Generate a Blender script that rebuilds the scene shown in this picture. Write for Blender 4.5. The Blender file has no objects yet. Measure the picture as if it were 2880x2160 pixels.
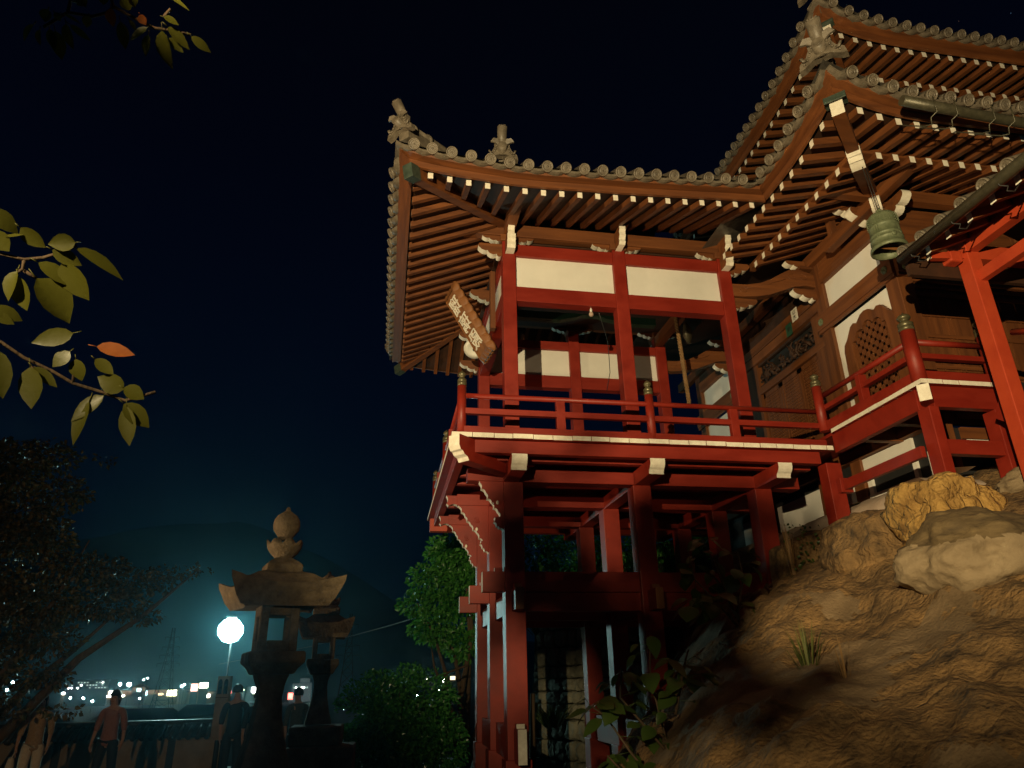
import bpy, bmesh, math, random
import numpy as np
from mathutils import Vector, Matrix

R = math.radians
scene = bpy.context.scene
COL = scene.collection

# ------------------------------------------------------------------ camera
cam_d = bpy.data.cameras.new("Camera")
cam = bpy.data.objects.new("Camera", cam_d)
COL.objects.link(cam)
cam_d.sensor_width = 36.0
cam_d.lens = 24.875
cam_d.clip_start = 0.05
cam_d.clip_end = 6000
cam.matrix_world = Matrix(((0.98548852, -0.04923701, -0.16244415, 0),
                           (-0.16880022, -0.38495148, -0.90736919, 0),
                           (-0.01785697, 0.92162252, -0.38767648, 0),
                           (0, 0, 0, 1)))
scene.camera = cam

# ------------------------------------------------------------------ night sky
world = bpy.data.worlds.new("World")
scene.world = world
world.use_nodes = True
nt = world.node_tree
nt.nodes.clear()
w_out = nt.nodes.new("ShaderNodeOutputWorld")
w_bg = nt.nodes.new("ShaderNodeBackground")
w_tc = nt.nodes.new("ShaderNodeTexCoord")
w_sep = nt.nodes.new("ShaderNodeSeparateXYZ")
w_rmp = nt.nodes.new("ShaderNodeValToRGB")
nt.links.new(w_tc.outputs["Generated"], w_sep.inputs[0])
nt.links.new(w_sep.outputs["Z"], w_rmp.inputs[0])
els = w_rmp.color_ramp.elements
els[0].position = 0.0; els[0].color = (0.0016, 0.0105, 0.0210, 1)
els[1].position = 0.95; els[1].color = (0.0005, 0.0005, 0.0014, 1)
for p, c in ((0.16, (0.0012, 0.0062, 0.0150)), (0.34, (0.0007, 0.0022, 0.0085)), (0.62, (0.0006, 0.0009, 0.0040))):
    e = els.new(p); e.color = (*c, 1)
w_vor = nt.nodes.new("ShaderNodeTexVoronoi")
w_vor.inputs["Scale"].default_value = 26
w_lt = nt.nodes.new("ShaderNodeMath"); w_lt.operation = 'LESS_THAN'; w_lt.inputs[1].default_value = 0.022
w_sc = nt.nodes.new("ShaderNodeVectorMath"); w_sc.operation = 'SCALE'
w_add = nt.nodes.new("ShaderNodeVectorMath"); w_add.operation = 'ADD'
nt.links.new(w_tc.outputs["Generated"], w_vor.inputs["Vector"])
nt.links.new(w_vor.outputs["Distance"], w_lt.inputs[0])
nt.links.new(w_vor.outputs["Color"], w_sc.inputs[0])
w_pw = nt.nodes.new("ShaderNodeMath"); w_pw.operation = 'MULTIPLY'; w_pw.inputs[1].default_value = 0.22
nt.links.new(w_lt.outputs[0], w_pw.inputs[0])
nt.links.new(w_pw.outputs[0], w_sc.inputs["Scale"])
nt.links.new(w_rmp.outputs[0], w_add.inputs[0])
nt.links.new(w_sc.outputs[0], w_add.inputs[1])
nt.links.new(w_add.outputs[0], w_bg.inputs[0])
w_bg.inputs[1].default_value = 1.0
nt.links.new(w_bg.outputs[0], w_out.inputs[0])

# ------------------------------------------------------------------ floodlights of the precinct
def spot(name, loc, aim, watts, color, deg, blend, size):
    d = bpy.data.lights.new(name, 'SPOT')
    d.energy = watts; d.color = color; d.spot_size = R(deg); d.spot_blend = blend; d.shadow_soft_size = size
    o = bpy.data.objects.new(name, d)
    o.location = loc
    o.rotation_euler = (Vector(aim) - Vector(loc)).to_track_quat('-Z', 'Y').to_euler()
    COL.objects.link(o)
    return o
spot("floodlight_main", (-2.3, -2.6, 1.6), (4.2, 8.0, 5.3), 7200, (1.0, 0.78, 0.43), 70, 0.80, 0.032)
spot("floodlight_terrace", (-2.5, -2.7, 0.9), (-5.3, 13.0, 0.3), 900, (1.0, 0.66, 0.33), 38, 0.9, 0.06)
spot("floodlight_side", (-9.5, 6.5, -1.2), (1.3, 10.2, 5.6), 1900, (1.0, 0.70, 0.38), 44, 0.5, 0.12)

scene.view_settings.view_transform = 'Standard'
scene.view_settings.look = 'None'
scene.view_settings.exposure = 0.0
scene.view_settings.gamma = 1.0
scene.render.engine = 'CYCLES'
scene.cycles.max_bounces = 6
scene.cycles.diffuse_bounces = 3
scene.cycles.glossy_bounces = 3
scene.cycles.transmission_bounces = 4
scene.cycles.transparent_max_bounces = 8
scene.cycles.sample_clamp_indirect = 4.0
scene.cycles.use_denoising = True
scene.cycles.caustics_reflective = False
scene.cycles.caustics_refractive = False

# ------------------------------------------------------------------ materials
MATS = {}
def pm(name, c1, c2, scale=6.0, rough=0.6, bump=0.0, bscale=None, stretch=(1, 1, 1), metal=0.0, spec=0.5,
       trans=None, island=False, rvar=0.0, detail=6.0, third=None, coat=0.0, bdist=0.02, crack=0.0, cscale=3.0):
    m = bpy.data.materials.new(name)
    m.use_nodes = True
    t = m.node_tree; N = t.nodes; L = t.links
    b = N["Principled BSDF"]
    b.inputs["Roughness"].default_value = rough
    b.inputs["Metallic"].default_value = metal
    b.inputs["Specular IOR Level"].default_value = spec
    if coat:
        b.inputs["Coat Weight"].default_value = coat
        b.inputs["Coat Roughness"].default_value = 0.18
    g = N.new("ShaderNodeNewGeometry")
    mp = N.new("ShaderNodeMapping"); mp.inputs["Scale"].default_value = stretch
    L.new(g.outputs["Position"], mp.inputs[0])
    n = N.new("ShaderNodeTexNoise"); n.inputs["Scale"].default_value = scale; n.inputs["Detail"].default_value = detail
    n.inputs["Roughness"].default_value = 0.62
    L.new(mp.outputs[0], n.inputs["Vector"])
    r = N.new("ShaderNodeValToRGB")
    r.color_ramp.elements[0].position = 0.30; r.color_ramp.elements[0].color = (*c1, 1)
    r.color_ramp.elements[1].position = 0.70; r.color_ramp.elements[1].color = (*c2, 1)
    if third:
        e = r.color_ramp.elements.new(third[0]); e.color = (*third[1], 1)
    if island:
        L.new(g.outputs["Random Per Island"], r.inputs[0])
    else:
        L.new(n.outputs["Fac"], r.inputs[0])
    L.new(r.outputs[0], b.inputs["Base Color"])
    if rvar:
        mr = N.new("ShaderNodeMapRange")
        mr.inputs["From Min"].default_value = 0.3; mr.inputs["From Max"].default_value = 0.7
        mr.inputs["To Min"].default_value = rough - rvar; mr.inputs["To Max"].default_value = rough + rvar
        L.new(n.outputs["Fac"], mr.inputs[0]); L.new(mr.outputs[0], b.inputs["Roughness"])
    if bump:
        n2 = N.new("ShaderNodeTexNoise"); n2.inputs["Scale"].default_value = bscale or scale * 3
        n2.inputs["Detail"].default_value = 8.0
        L.new(mp.outputs[0], n2.inputs["Vector"])
        bu = N.new("ShaderNodeBump"); bu.inputs["Strength"].default_value = bump; bu.inputs["Distance"].default_value = bdist
        hsrc = n2.outputs["Fac"]
        if crack:
            nw = N.new("ShaderNodeTexNoise"); nw.inputs["Scale"].default_value = cscale * .8; nw.inputs["Detail"].default_value = 4
            L.new(mp.outputs[0], nw.inputs["Vector"])
            wv = N.new("ShaderNodeVectorMath"); wv.operation = 'MULTIPLY_ADD'; wv.inputs[1].default_value = (.5, .5, .5)
            L.new(nw.outputs["Color"], wv.inputs[0]); L.new(mp.outputs[0], wv.inputs[2])
            vo = N.new("ShaderNodeTexVoronoi"); vo.feature = 'DISTANCE_TO_EDGE'; vo.inputs["Scale"].default_value = cscale
            L.new(wv.outputs[0], vo.inputs["Vector"])
            cm = N.new("ShaderNodeMapRange"); cm.inputs["From Max"].default_value = 0.10; cm.inputs["To Min"].default_value = -crack; cm.inputs["To Max"].default_value = 0.0
            L.new(vo.outputs["Distance"], cm.inputs[0])
            ad = N.new("ShaderNodeMath"); ad.operation = 'ADD'
            L.new(hsrc, ad.inputs[0]); L.new(cm.outputs[0], ad.inputs[1]); hsrc = ad.outputs[0]
        L.new(hsrc, bu.inputs["Height"]); L.new(bu.outputs[0], b.inputs["Normal"])
    if trans:
        tr = N.new("ShaderNodeBsdfTranslucent")
        mx = N.new("ShaderNodeMixShader"); mx.inputs[0].default_value = trans
        L.new(r.outputs[0], tr.inputs[0])
        L.new(b.outputs[0], mx.inputs[1]); L.new(tr.outputs[0], mx.inputs[2])
        L.new(mx.outputs[0], N["Material Output"].inputs[0])
    MATS[name] = m
    return m
def em(name, c, s, sample='NONE'):
    m = bpy.data.materials.new(name)
    m.use_nodes = True
    b = m.node_tree.nodes["Principled BSDF"]
    b.inputs["Base Color"].default_value = (0.02, 0.02, 0.02, 1)
    b.inputs["Emission Color"].default_value = (*c, 1)
    b.inputs["Emission Strength"].default_value = s
    m.cycles.emission_sampling = sample
    MATS[name] = m
    return m

RED = pm("red_lacquer", (0.165, 0.0105, 0.0045), (0.26, 0.020, 0.0075), 3.5, 0.50, 0.05, 40, rvar=0.07, spec=0.45)
REDX = pm("red_lacquer_beam", (0.16, 0.0105, 0.0045), (0.265, 0.021, 0.008), 3.0, 0.50, 0.06, 30, stretch=(0.35, 1.4, 1.4), rvar=0.08, spec=0.45)
VERM = pm("vermilion_paint", (0.36, 0.038, 0.012), (0.46, 0.058, 0.018), 4, 0.5, 0.05, 30)
WX = pm("wood_along_x", (0.085, 0.025, 0.0055), (0.20, 0.064, 0.0145), 7, 0.62, 0.12, 22, stretch=(0.10, 1.6, 1.6))
WY = pm("wood_along_y", (0.085, 0.025, 0.0055), (0.20, 0.064, 0.0145), 7, 0.62, 0.12, 22, stretch=(1.6, 0.10, 1.6))
WZ = pm("wood_along_z", (0.080, 0.024, 0.0055), (0.175, 0.056, 0.013), 7, 0.62, 0.12, 22, stretch=(1.6, 1.6, 0.10))
WD = pm("soffit_boards", (0.022, 0.0075, 0.002), (0.050, 0.017, 0.0045), 5, 0.7, 0.1, 20)  # weathered dark wood, darkened further for the shade between rafters
PLAQ = pm("plaque_wood", (0.16, 0.062, 0.018), (0.26, 0.105, 0.032), 9, 0.5, 0.1, 20, stretch=(1.6, 1.6, 0.2))
WHITE = pm("white_gofun_paint", (0.66, 0.61, 0.50), (0.84, 0.80, 0.68), 14, 0.75, 0.08, 40)
PLASTER = pm("white_plaster", (0.66, 0.64, 0.58), (0.77, 0.75, 0.69), 1.6, 0.85, 0.03, 60)
OLDPLASTER = pm("old_foundation_plaster", (0.42, 0.31, 0.22), (0.60, 0.47, 0.36), 2.2, 0.85, 0.15, 18)
TILE = pm("roof_tile", (0.085, 0.070, 0.050), (0.20, 0.165, 0.118), 10, 0.5, 0.15, 40, rvar=0.1)
TILED = pm("roof_tile_dark", (0.09, 0.082, 0.068), (0.17, 0.15, 0.12), 12, 0.5, 0.15, 40)
COPPER = pm("green_copper", (0.022, 0.036, 0.026), (0.055, 0.078, 0.056), 12, 0.5, 0.1, 40)
BRONZE = pm("patinated_bronze", (0.10, 0.125, 0.066), (0.18, 0.205, 0.115), 16, 0.5, 0.2, 50, metal=0.15)
GIBO = pm("bronze_post_cap", (0.075, 0.068, 0.034), (0.15, 0.13, 0.066), 18, 0.38, 0.1, 60, metal=0.4)
GUTTER = pm("gutter_metal", (0.05, 0.046, 0.028), (0.10, 0.09, 0.055), 20, 0.42, 0.12, 60, metal=0.3)
IRON = pm("black_iron", (0.012, 0.012, 0.012), (0.03, 0.028, 0.026), 20, 0.5)
GREENB = pm("green_painted_board", (0.010, 0.052, 0.030), (0.018, 0.080, 0.046), 3, 0.6)
STONE = pm("lantern_granite", (0.075, 0.052, 0.028), (0.25, 0.185, 0.105), 7, 0.85, 0.6, 40, detail=14, bdist=0.03)
ROCK = pm("brown_rock", (0.032, 0.017, 0.006), (0.28, 0.160, 0.058), 5.0, 0.9, 1.0, 26, detail=15, third=(0.47, (0.15, 0.088, 0.034)), bdist=0.035, crack=0.25, cscale=3.2)
CONC = pm("concrete_render", (0.10, 0.064, 0.030), (0.23, 0.155, 0.082), 2.2, 0.9, 0.8, 30, detail=15, bdist=0.02)
BYEL = pm("ochre_boulder", (0.17, 0.085, 0.018), (0.47, 0.28, 0.075), 4.0, 0.85, 1.0, 10, detail=14, bdist=0.06, crack=0.25, cscale=4)
BGRY = pm("grey_boulder", (0.15, 0.105, 0.055), (0.29, 0.215, 0.125), 3.0, 0.85, 0.8, 12, detail=14, bdist=0.03)
BLICH = pm("lichened_boulder_top", (0.055, 0.036, 0.016), (0.17, 0.115, 0.05), 6, 0.9, 0.8, 14, stretch=(0.4, 1, 1.5), detail=12)
MOSS = pm("wall_stone", (0.13, 0.13, 0.09), (0.27, 0.26, 0.19), 4, 0.85, 0.5, 12, detail=10)
EARTH = pm("earth_ground", (0.020, 0.016, 0.009), (0.050, 0.040, 0.024), 0.9, 0.95, 0.4, 8, detail=10)
GRAVEL = pm("far_ground", (0.008, 0.010, 0.010), (0.016, 0.018, 0.018), 0.02, 0.95)
HILL = pm("forested_hill", (0.0016, 0.0040, 0.0050), (0.003, 0.0070, 0.0085), 0.02, 1.0)
LEAFY = pm("cherry_leaf", (0.038, 0.044, 0.004), (0.095, 0.092, 0.009), 30, 0.45, 0.05, 60, trans=0.22, island=True)
LEAFR = pm("autumn_leaf", (0.20, 0.055, 0.012), (0.28, 0.085, 0.02), 30, 0.45, trans=0.22)
LEAFM = pm("maple_leaf", (0.032, 0.030, 0.006), (0.105, 0.072, 0.016), 30, 0.42, trans=0.2, island=True)
LEAFG = pm("tree_leaf_green", (0.035, 0.17, 0.018), (0.09, 0.30, 0.05), 30, 0.38, trans=0.35, island=True)
LEAFH = pm("hedge_leaf", (0.028, 0.15, 0.028), (0.08, 0.27, 0.06), 30, 0.22, trans=0.2, island=True)
LEAFV = pm("broad_leaf", (0.022, 0.050, 0.008), (0.060, 0.095, 0.018), 30, 0.35, 0.05, 50, trans=0.22, island=True)
GRASSM = pm("grass_blade", (0.05, 0.075, 0.014), (0.12, 0.13, 0.03), 30, 0.6, trans=0.3, island=True)
STRAW = pm("dry_stalk", (0.16, 0.085, 0.028), (0.30, 0.17, 0.06), 30, 0.7, island=True)
BARK = pm("bark", (0.045, 0.028, 0.014), (0.105, 0.066, 0.034), 9, 0.9, 0.7, 18, stretch=(1.6, 1.6, 0.3))
ROPE = pm("rope_fibre", (0.16, 0.085, 0.03), (0.26, 0.15, 0.06), 20, 0.8, 0.3, 60)
SKIN = pm("skin", (0.36, 0.20, 0.13), (0.42, 0.24, 0.16), 10, 0.55)
HAIR = pm("black_hair", (0.008, 0.007, 0.006), (0.016, 0.013, 0.011), 40, 0.45)
WALLTILE = pm("coping_tile", (0.022, 0.021, 0.020), (0.05, 0.047, 0.042), 10, 0.5, 0.1, 40)
WALLP = pm("parapet_plaster", (0.20, 0.15, 0.09), (0.34, 0.27, 0.18), 2.5, 0.9, 0.1, 20)
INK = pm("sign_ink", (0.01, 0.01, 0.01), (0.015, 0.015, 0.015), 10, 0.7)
PAPER = pm("paper_label", (0.70, 0.66, 0.56), (0.78, 0.74, 0.64), 10, 0.8)
GLASSD = pm("dark_pane", (0.01, 0.012, 0.015), (0.014, 0.016, 0.02), 5, 0.15)
BULB = pm("frosted_bulb", (0.55, 0.42, 0.32), (0.6, 0.46, 0.36), 5, 0.2, trans=0.3)
ENAMEL = pm("white_enamel", (0.62, 0.62, 0.56), (0.72, 0.72, 0.66), 5, 0.3)

# ------------------------------------------------------------------ mesh helpers
WLOC = {}
class MB:
    def __init__(s):
        s.v = []; s.f = []; s.m = []; s.sm = []
    def add(s, vs, fs, mi=0, smooth=False):
        n = len(s.v)
        s.v += [tuple(p) for p in vs]
        for k, f in enumerate(fs):
            s.f.append(tuple(i + n for i in f))
            s.m.append(mi[k] if isinstance(mi, (list, tuple)) else mi)
            s.sm.append(smooth)
        return s
    def box(s, x0, x1, y0, y1, z0, z1, mi=0, mf=None):
        # mf: {'x0','x1','y0','y1','z0','z1'} -> material index of that face
        vs = [(x0, y0, z0), (x1, y0, z0), (x1, y1, z0), (x0, y1, z0), (x0, y0, z1), (x1, y0, z1), (x1, y1, z1), (x0, y1, z1)]
        fs = [(0, 3, 2, 1), (4, 5, 6, 7), (0, 1, 5, 4), (2, 3, 7, 6), (0, 4, 7, 3), (1, 2, 6, 5)]
        k = ['z0', 'z1', 'y0', 'y1', 'x0', 'x1']
        ml = [(mf or {}).get(q, mi) for q in k]
        return s.add(vs, fs, ml)
    def beam(s, a, b, w, h, mi=0, ma=None, mb=None, up=(0, 0, 1)):
        a = Vector(a); b = Vector(b)
        d = (b - a).normalized()
        sd = d.cross(Vector(up))
        if sd.length < 1e-5:
            sd = d.cross(Vector((0, 1, 0)))
        sd.normalize(); u = sd.cross(d).normalized()
        vs = []
        for p in (a, b):
            for (i, j) in ((-1, -1), (1, -1), (1, 1), (-1, 1)):
                vs.append(p + sd * (i * w / 2) + u * (j * h / 2))
        fs = [(0, 1, 2, 3), (7, 6, 5, 4), (0, 4, 5, 1), (1, 5, 6, 2), (2, 6, 7, 3), (3, 7, 4, 0)]
        ml = [mi if ma is None else ma, mi if mb is None else mb, mi, mi, mi, mi]
        return s.add(vs, fs, ml)
    def tube(s, pts, rs, seg=8, mi=0, cap=True, smooth=True, mcap=None):
        pts = [Vector(p) for p in pts]
        if not isinstance(rs, (list, tuple)):
            rs = [rs] * len(pts)
        vs = []; fs = []
        pu = None
        for i, p in enumerate(pts):
            d = (pts[min(i + 1, len(pts) - 1)] - pts[max(i - 1, 0)])
            d.normalize()
            if pu is None:
                pu = d.orthogonal().normalized()
            else:
                pu = (pu - d * pu.dot(d))
                if pu.length < 1e-6: pu = d.orthogonal()
                pu.normalize()
            w = d.cross(pu)
            for k in range(seg):
                an = 2 * math.pi * k / seg
                vs.append(p + (pu * math.cos(an) + w * math.sin(an)) * rs[i])
        for i in range(len(pts) - 1):
            for k in range(seg):
                k2 = (k + 1) % seg
                fs.append((i * seg + k, i * seg + k2, (i + 1) * seg + k2, (i + 1) * seg + k))
        s.add(vs, fs, mi, smooth)
        if cap:
            n0 = len(s.v) - len(vs); e = n0 + (len(pts) - 1) * seg
            mc = mi if mcap is None else mcap
            s.f.append(tuple(n0 + k for k in reversed(range(seg)))); s.m.append(mc); s.sm.append(False)
            s.f.append(tuple(e + k for k in range(seg))); s.m.append(mc); s.sm.append(False)
        return s
    def lathe(s, prof, c=(0, 0, 0), seg=20, mi=0, M=None, rot=0.0, smooth=True, square=False):
        # prof: (radius, z) ; M: optional matrix applied after
        vs = []; fs = []
        for (r, z) in prof:
            for k in range(seg):
                an = 2 * math.pi * (k + 0.5) / seg + rot
                q = Vector((r * math.cos(an), r * math.sin(an), z))
                if M is not None: q = M @ q
                vs.append(q + Vector(c))
        n = len(prof)
        for i in range(n - 1):
            for k in range(seg):
                k2 = (k + 1) % seg
                fs.append((i * seg + k, i * seg + k2, (i + 1) * seg + k2, (i + 1) * seg + k))
        s.add(vs, fs, mi, smooth)
        n0 = len(s.v) - len(vs)
        s.f.append(tuple(n0 + k for k in reversed(range(seg)))); s.m.append(mi); s.sm.append(False)
        s.f.append(tuple(n0 + (n - 1) * seg + k for k in range(seg))); s.m.append(mi); s.sm.append(False)
        return s
    def prism(s, pts, fn, t0, t1, mface=0, medge=0):
        # closed 2-D outline extruded from t0 to t1; fn(u, v, t) -> point
        n = len(pts)
        vs = [fn(u, v, t0) for u, v in pts] + [fn(u, v, t1) for u, v in pts]
        fs = [tuple(range(n)), tuple(reversed(range(n, 2 * n)))]
        ml = [mface, mface]
        for i in range(n):
            j = (i + 1) % n
            fs.append((i, n + i, n + j, j))
            ml.append(medge[i] if isinstance(medge, (list, tuple)) else medge)
        return s.add(vs, fs, ml)
    def strip(s, rows, mi=0, smooth=True, close=False):
        # rows of equal length points -> quad sheet
        n = len(rows[0]); vs = [p for r in rows for p in r]; fs = []
        for i in range(len(rows) - 1):
            for k in range(n - 1 + (1 if close else 0)):
                k2 = (k + 1) % n
                fs.append((i * n + k, i * n + k2, (i + 1) * n + k2, (i + 1) * n + k))
        return s.add(vs, fs, mi, smooth)
    def mesh(s, name, mats):
        me = bpy.data.meshes.new(name)
        me.from_pydata(s.v, [], s.f)
        for m in (mats if isinstance(mats, (list, tuple)) else [mats]):
            me.materials.append(m)
        me.polygons.foreach_set("material_index", s.m)
        me.polygons.foreach_set("use_smooth", s.sm)
        bm = bmesh.new(); bm.from_mesh(me)
        bmesh.ops.recalc_face_normals(bm, faces=bm.faces[:])
        bm.to_mesh(me); bm.free()
        me.update()
        return me
    def obj(s, name, mats, parent=None, bevel=0.0, origin=None):
        if origin is not None:
            o3 = Vector(origin)
            s.v = [tuple(Vector(p) - o3) for p in s.v]
        o = bpy.data.objects.new(name, s.mesh(name, mats))
        COL.objects.link(o)
        w = Vector(origin) if origin is not None else Vector((0, 0, 0))
        WLOC[o] = w
        if parent is not None:
            o.parent = parent
            o.location = w - WLOC[parent]
        else:
            o.location = w
        if bevel:
            b = o.modifiers.new("bevel", 'BEVEL'); b.width = bevel; b.segments = 2; b.limit_method = 'ANGLE'
        return o
def tag(o, label=None, cat=None, group=None, kind=None):
    if label: o["label"] = label
    if cat: o["category"] = cat
    if group: o["group"] = group
    if kind: o["kind"] = kind
    return o
def thing(name, label, cat, loc, group=None):
    o = bpy.data.objects.new(name, None)
    o.empty_display_size = 0.3
    COL.objects.link(o)
    o.location = loc
    WLOC[o] = Vector(loc)
    return tag(o, label, cat, group)
def inst(name, me, parent, loc, rz=0.0, rot=None, scale=None):
    o = bpy.data.objects.new(name, me)
    COL.objects.link(o)
    o.parent = parent
    o.location = Vector(loc) - (WLOC[parent] if parent is not None else Vector((0, 0, 0)))
    o.rotation_euler = rot if rot else (0, 0, rz)
    if scale: o.scale = scale
    WLOC[o] = Vector(loc)
    return o
def interp(t, tab):
    if t <= tab[0][0]: return tab[0][1]
    for (a, va), (b, vb) in zip(tab, tab[1:]):
        if t <= b:
            u = (t - a) / (b - a)
            return va + (vb - va) * u
    return tab[-1][1]
def XZ(y0=0): return lambda u, v, t: (u, t, v)
def YZ(): return lambda u, v, t: (t, u, v)
def scallops(pts, n=4, bulge=0.28, sign=1):
    # replaces each segment of an open polyline by a small outward arc
    out = [pts[0]]
    for (a, b) in zip(pts, pts[1:]):
        dx, dz = b[0] - a[0], b[1] - a[1]
        L = math.hypot(dx, dz)
        nx, nz = sign * dz, -sign * dx
        for k in range(1, n + 1):
            u = k / n
            q = 4 * u * (1 - u) * bulge
            out.append((a[0] + dx * u + nx * q, a[1] + dz * u + nz * q))
    return out

# ------------------------------------------------------------------ eaves: shared builders
def rafter_mesh(L, s, w=0.068, h=0.088, name="rafter", end=1):
    m = MB()
    ys = (0.0, L)
    vs = []
    for y in ys:
        for (i, j) in ((-1, -1), (1, -1), (1, 1), (-1, 1)):
            vs.append((i * w / 2, y, y * s + j * h / 2))
    m.add(vs, [(0, 1, 2, 3), (7, 6, 5, 4), (0, 4, 5, 1), (1, 5, 6, 2), (2, 6, 7, 3), (3, 7, 4, 0)], [end, 0, 0, 0, 0, 0])
    return m
def tile_mesh(r=0.075, L=0.42, s=0.0):
    m = MB()
    M = Matrix(((1, 0, 0), (0, 0, -1), (0, 1, 0)))          # local z -> -y
    prof = [(r * 0.99, -0.02), (r, 0.018), (r * 0.93, 0.026), (r * 0.80, 0.024), (r * 0.76, 0.014), (r * 0.50, 0.014), (r * 0.46, 0.020), (r * 0.40, 0.020), (r * 0.36, 0.014)]
    m.lathe(prof, seg=18, M=M)
    for k in range(10):
        an = 2 * math.pi * k / 10
        cx, cz = math.cos(an) * r * 0.63, math.sin(an) * r * 0.63
        m.box(cx - .0055, cx + .0055, -0.0215, -0.012, cz - .0055, cz + .0055)
    for k in range(3):
        an = 2 * math.pi * k / 3
        pts = [(math.cos(an + u) * r * (0.08 + 0.2 * u / 1.6), -0.017, math.sin(an + u) * r * (0.08 + 0.2 * u / 1.6)) for u in (0, .5, 1.0, 1.6)]
        m.tube(pts, [0.010, 0.008, 0.006, 0.003], 5)
    m.tube([(0, -0.0, 0), (0, L, L * s)], r * 0.98, 14, cap=False)
    return m
TILE_ME = tile_mesh().mesh("eave_tile", [TILE])
RAFT_CACHE = {}
def rafter(parent, loc, rz, L, s, mats, w=0.068, h=0.088, name="rafter"):
    key = (round(L, 3), s, mats[0].name, mats[1].name, w, h)
    if key not in RAFT_CACHE:
        RAFT_CACHE[key] = rafter_mesh(L, s, w, h).mesh(name, list(mats))
    return inst(name, RAFT_CACHE[key], parent, loc, rz)
def mk(axis, c, sg):
    if axis == 'X':
        return lambda a, o, z: (a, c + sg * o, z)
    return lambda a, o, z: (c + sg * o, a, z)
def eave_edge(parent, axis, c, sg, rz, a0, a1, m0, m1, zt, tiles, wood, scale=1.0, gap=0.0, n=28):
    """two eave boards, the row of pan tiles and the round eave tiles along one eave"""
    f = mk(axis, c, sg)
    st = [a0 + (a1 - a0) * k / n for k in range(n + 1)]
    def loop(sec, name, mat, smooth=False):
        rows = []
        for k, a in enumerate(st):
            row = []
            for (o, dz) in sec:
                aa = a
                if k == 0: aa = a + m0 * o
                if k == n: aa = a + m1 * o
                row.append(f(aa, o * scale, zt(aa) + dz * scale))
            rows.append(row)
        m = MB(); m.strip(rows, close=True, smooth=False)
        m.add(rows[0], [tuple(range(len(sec)))]); m.add(rows[-1], [tuple(range(len(sec)))])
        return m.obj(name, mat, parent)
    loop([(0.02, 0.045), (0.06, 0.045), (0.065, 0.135), (0.02, 0.135)], "eave_board", wood)
    loop([(-0.02, 0.138), (0.18, 0.138), (0.195, 0.180), (-0.02, 0.180)], "eave_board", wood)
    # pan tiles: sagging pieces between the round tiles
    m = MB()
    ts = sorted(tiles)
    d = ts[1] - ts[0]
    edges = [ts[0] - d] + ts + [ts[-1] + d]
    lo, hi = min(a0 + m0 * .25, a1 + m1 * .25), max(a0 + m0 * .25, a1 + m1 * .25)
    for (p, q) in zip(edges, edges[1:]):
        rows = []
        for k in range(7):
            a = p + (q - p) * k / 6
            a = min(max(a, lo), hi)
            u = 2 * k / 6 - 1
            sag = 0.036 * (u * u - 1)
            z = zt(a)
            rows.append([f(a, 0.0, z + 0.235 + sag), f(a, 0.25, z + 0.215 + sag), f(a, 0.26, z + 0.205 + sag), f(a, 0.26, z + 0.172 + sag), f(a, 0.22, z + 0.168 + sag), f(a, 0.0, z + 0.2 + sag)])
        m.strip(rows, close=True, smooth=False)
    m.obj("pan_tiles", TILE, parent)
    rr = random.Random(int(abs(c) * 1000) + 7)
    for a in ts:
        p = f(a, 0.275, zt(a) + 0.205)
        inst("eave_tile", TILE_ME, parent, p, rot=(R(29) + rr.uniform(-.03, .03), 0, rz + rr.uniform(-.03, .03)))
def sheet(parent, name, mat, rows, thick=0.0):
    m = MB(); m.strip(rows, smooth=False)
    return m.obj(name, mat, parent)

# giboshi post caps, carved bracket noses
GPROF = [(0.088, 0.0), (0.088, 0.055), (0.080, 0.06), (0.088, 0.068), (0.088, 0.10), (0.066, 0.118), (0.052, 0.128), (0.050, 0.145), (0.066, 0.155), (0.078, 0.172), (0.076, 0.190), (0.058, 0.212), (0.030, 0.226), (0.012, 0.240), (0.002, 0.256)]
def newel(parent, x, y, z0, z1, r=0.085, capk=1.0):
    m = MB(); m.tube([(x, y, z0), (x, y, z1)], r, 20)
    p = m.obj("newel_post", RED, parent)
    c = MB(); c.lathe([(a * r / 0.085, b * capk) for a, b in GPROF], (x, y, z1), 20)
    c.obj("post_cap", GIBO, p)
    return p
def nose(parent, base, dirv, length, h, w, drop=0.0, name="bracket_nose", mats=None, body=None):
    """carved bracket end: base = centre of its root, scalloped white under-edge"""
    d = Vector(dirv).normalized(); sd = d.cross(Vector((0, 0, 1))).normalized()
    b = Vector(base)
    low = [(0.0, -h * 0.5), (length * 0.18, -h * 0.62), (length * 0.22, -h * 0.40), (length * 0.55, -h * 0.34), (length * 0.60, -h * 0.12), (length * 0.94, h * 0.06), (length, h * 0.36)]
    sc = scallops(low, 4, 0.16, 1)
    pts = sc + [(length * 0.96, h * 0.5), (0, h * 0.5)]
    n = len(pts)
    me = [1] * (len(sc)) + [0] * (n - len(sc))
    m = MB()
    m.prism(pts, lambda u, v, t: b + d * u + sd * t + Vector((0, 0, v)), -w / 2, w / 2, 0, me)
    return m.obj(name, [body or WX, WHITE], parent)

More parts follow.
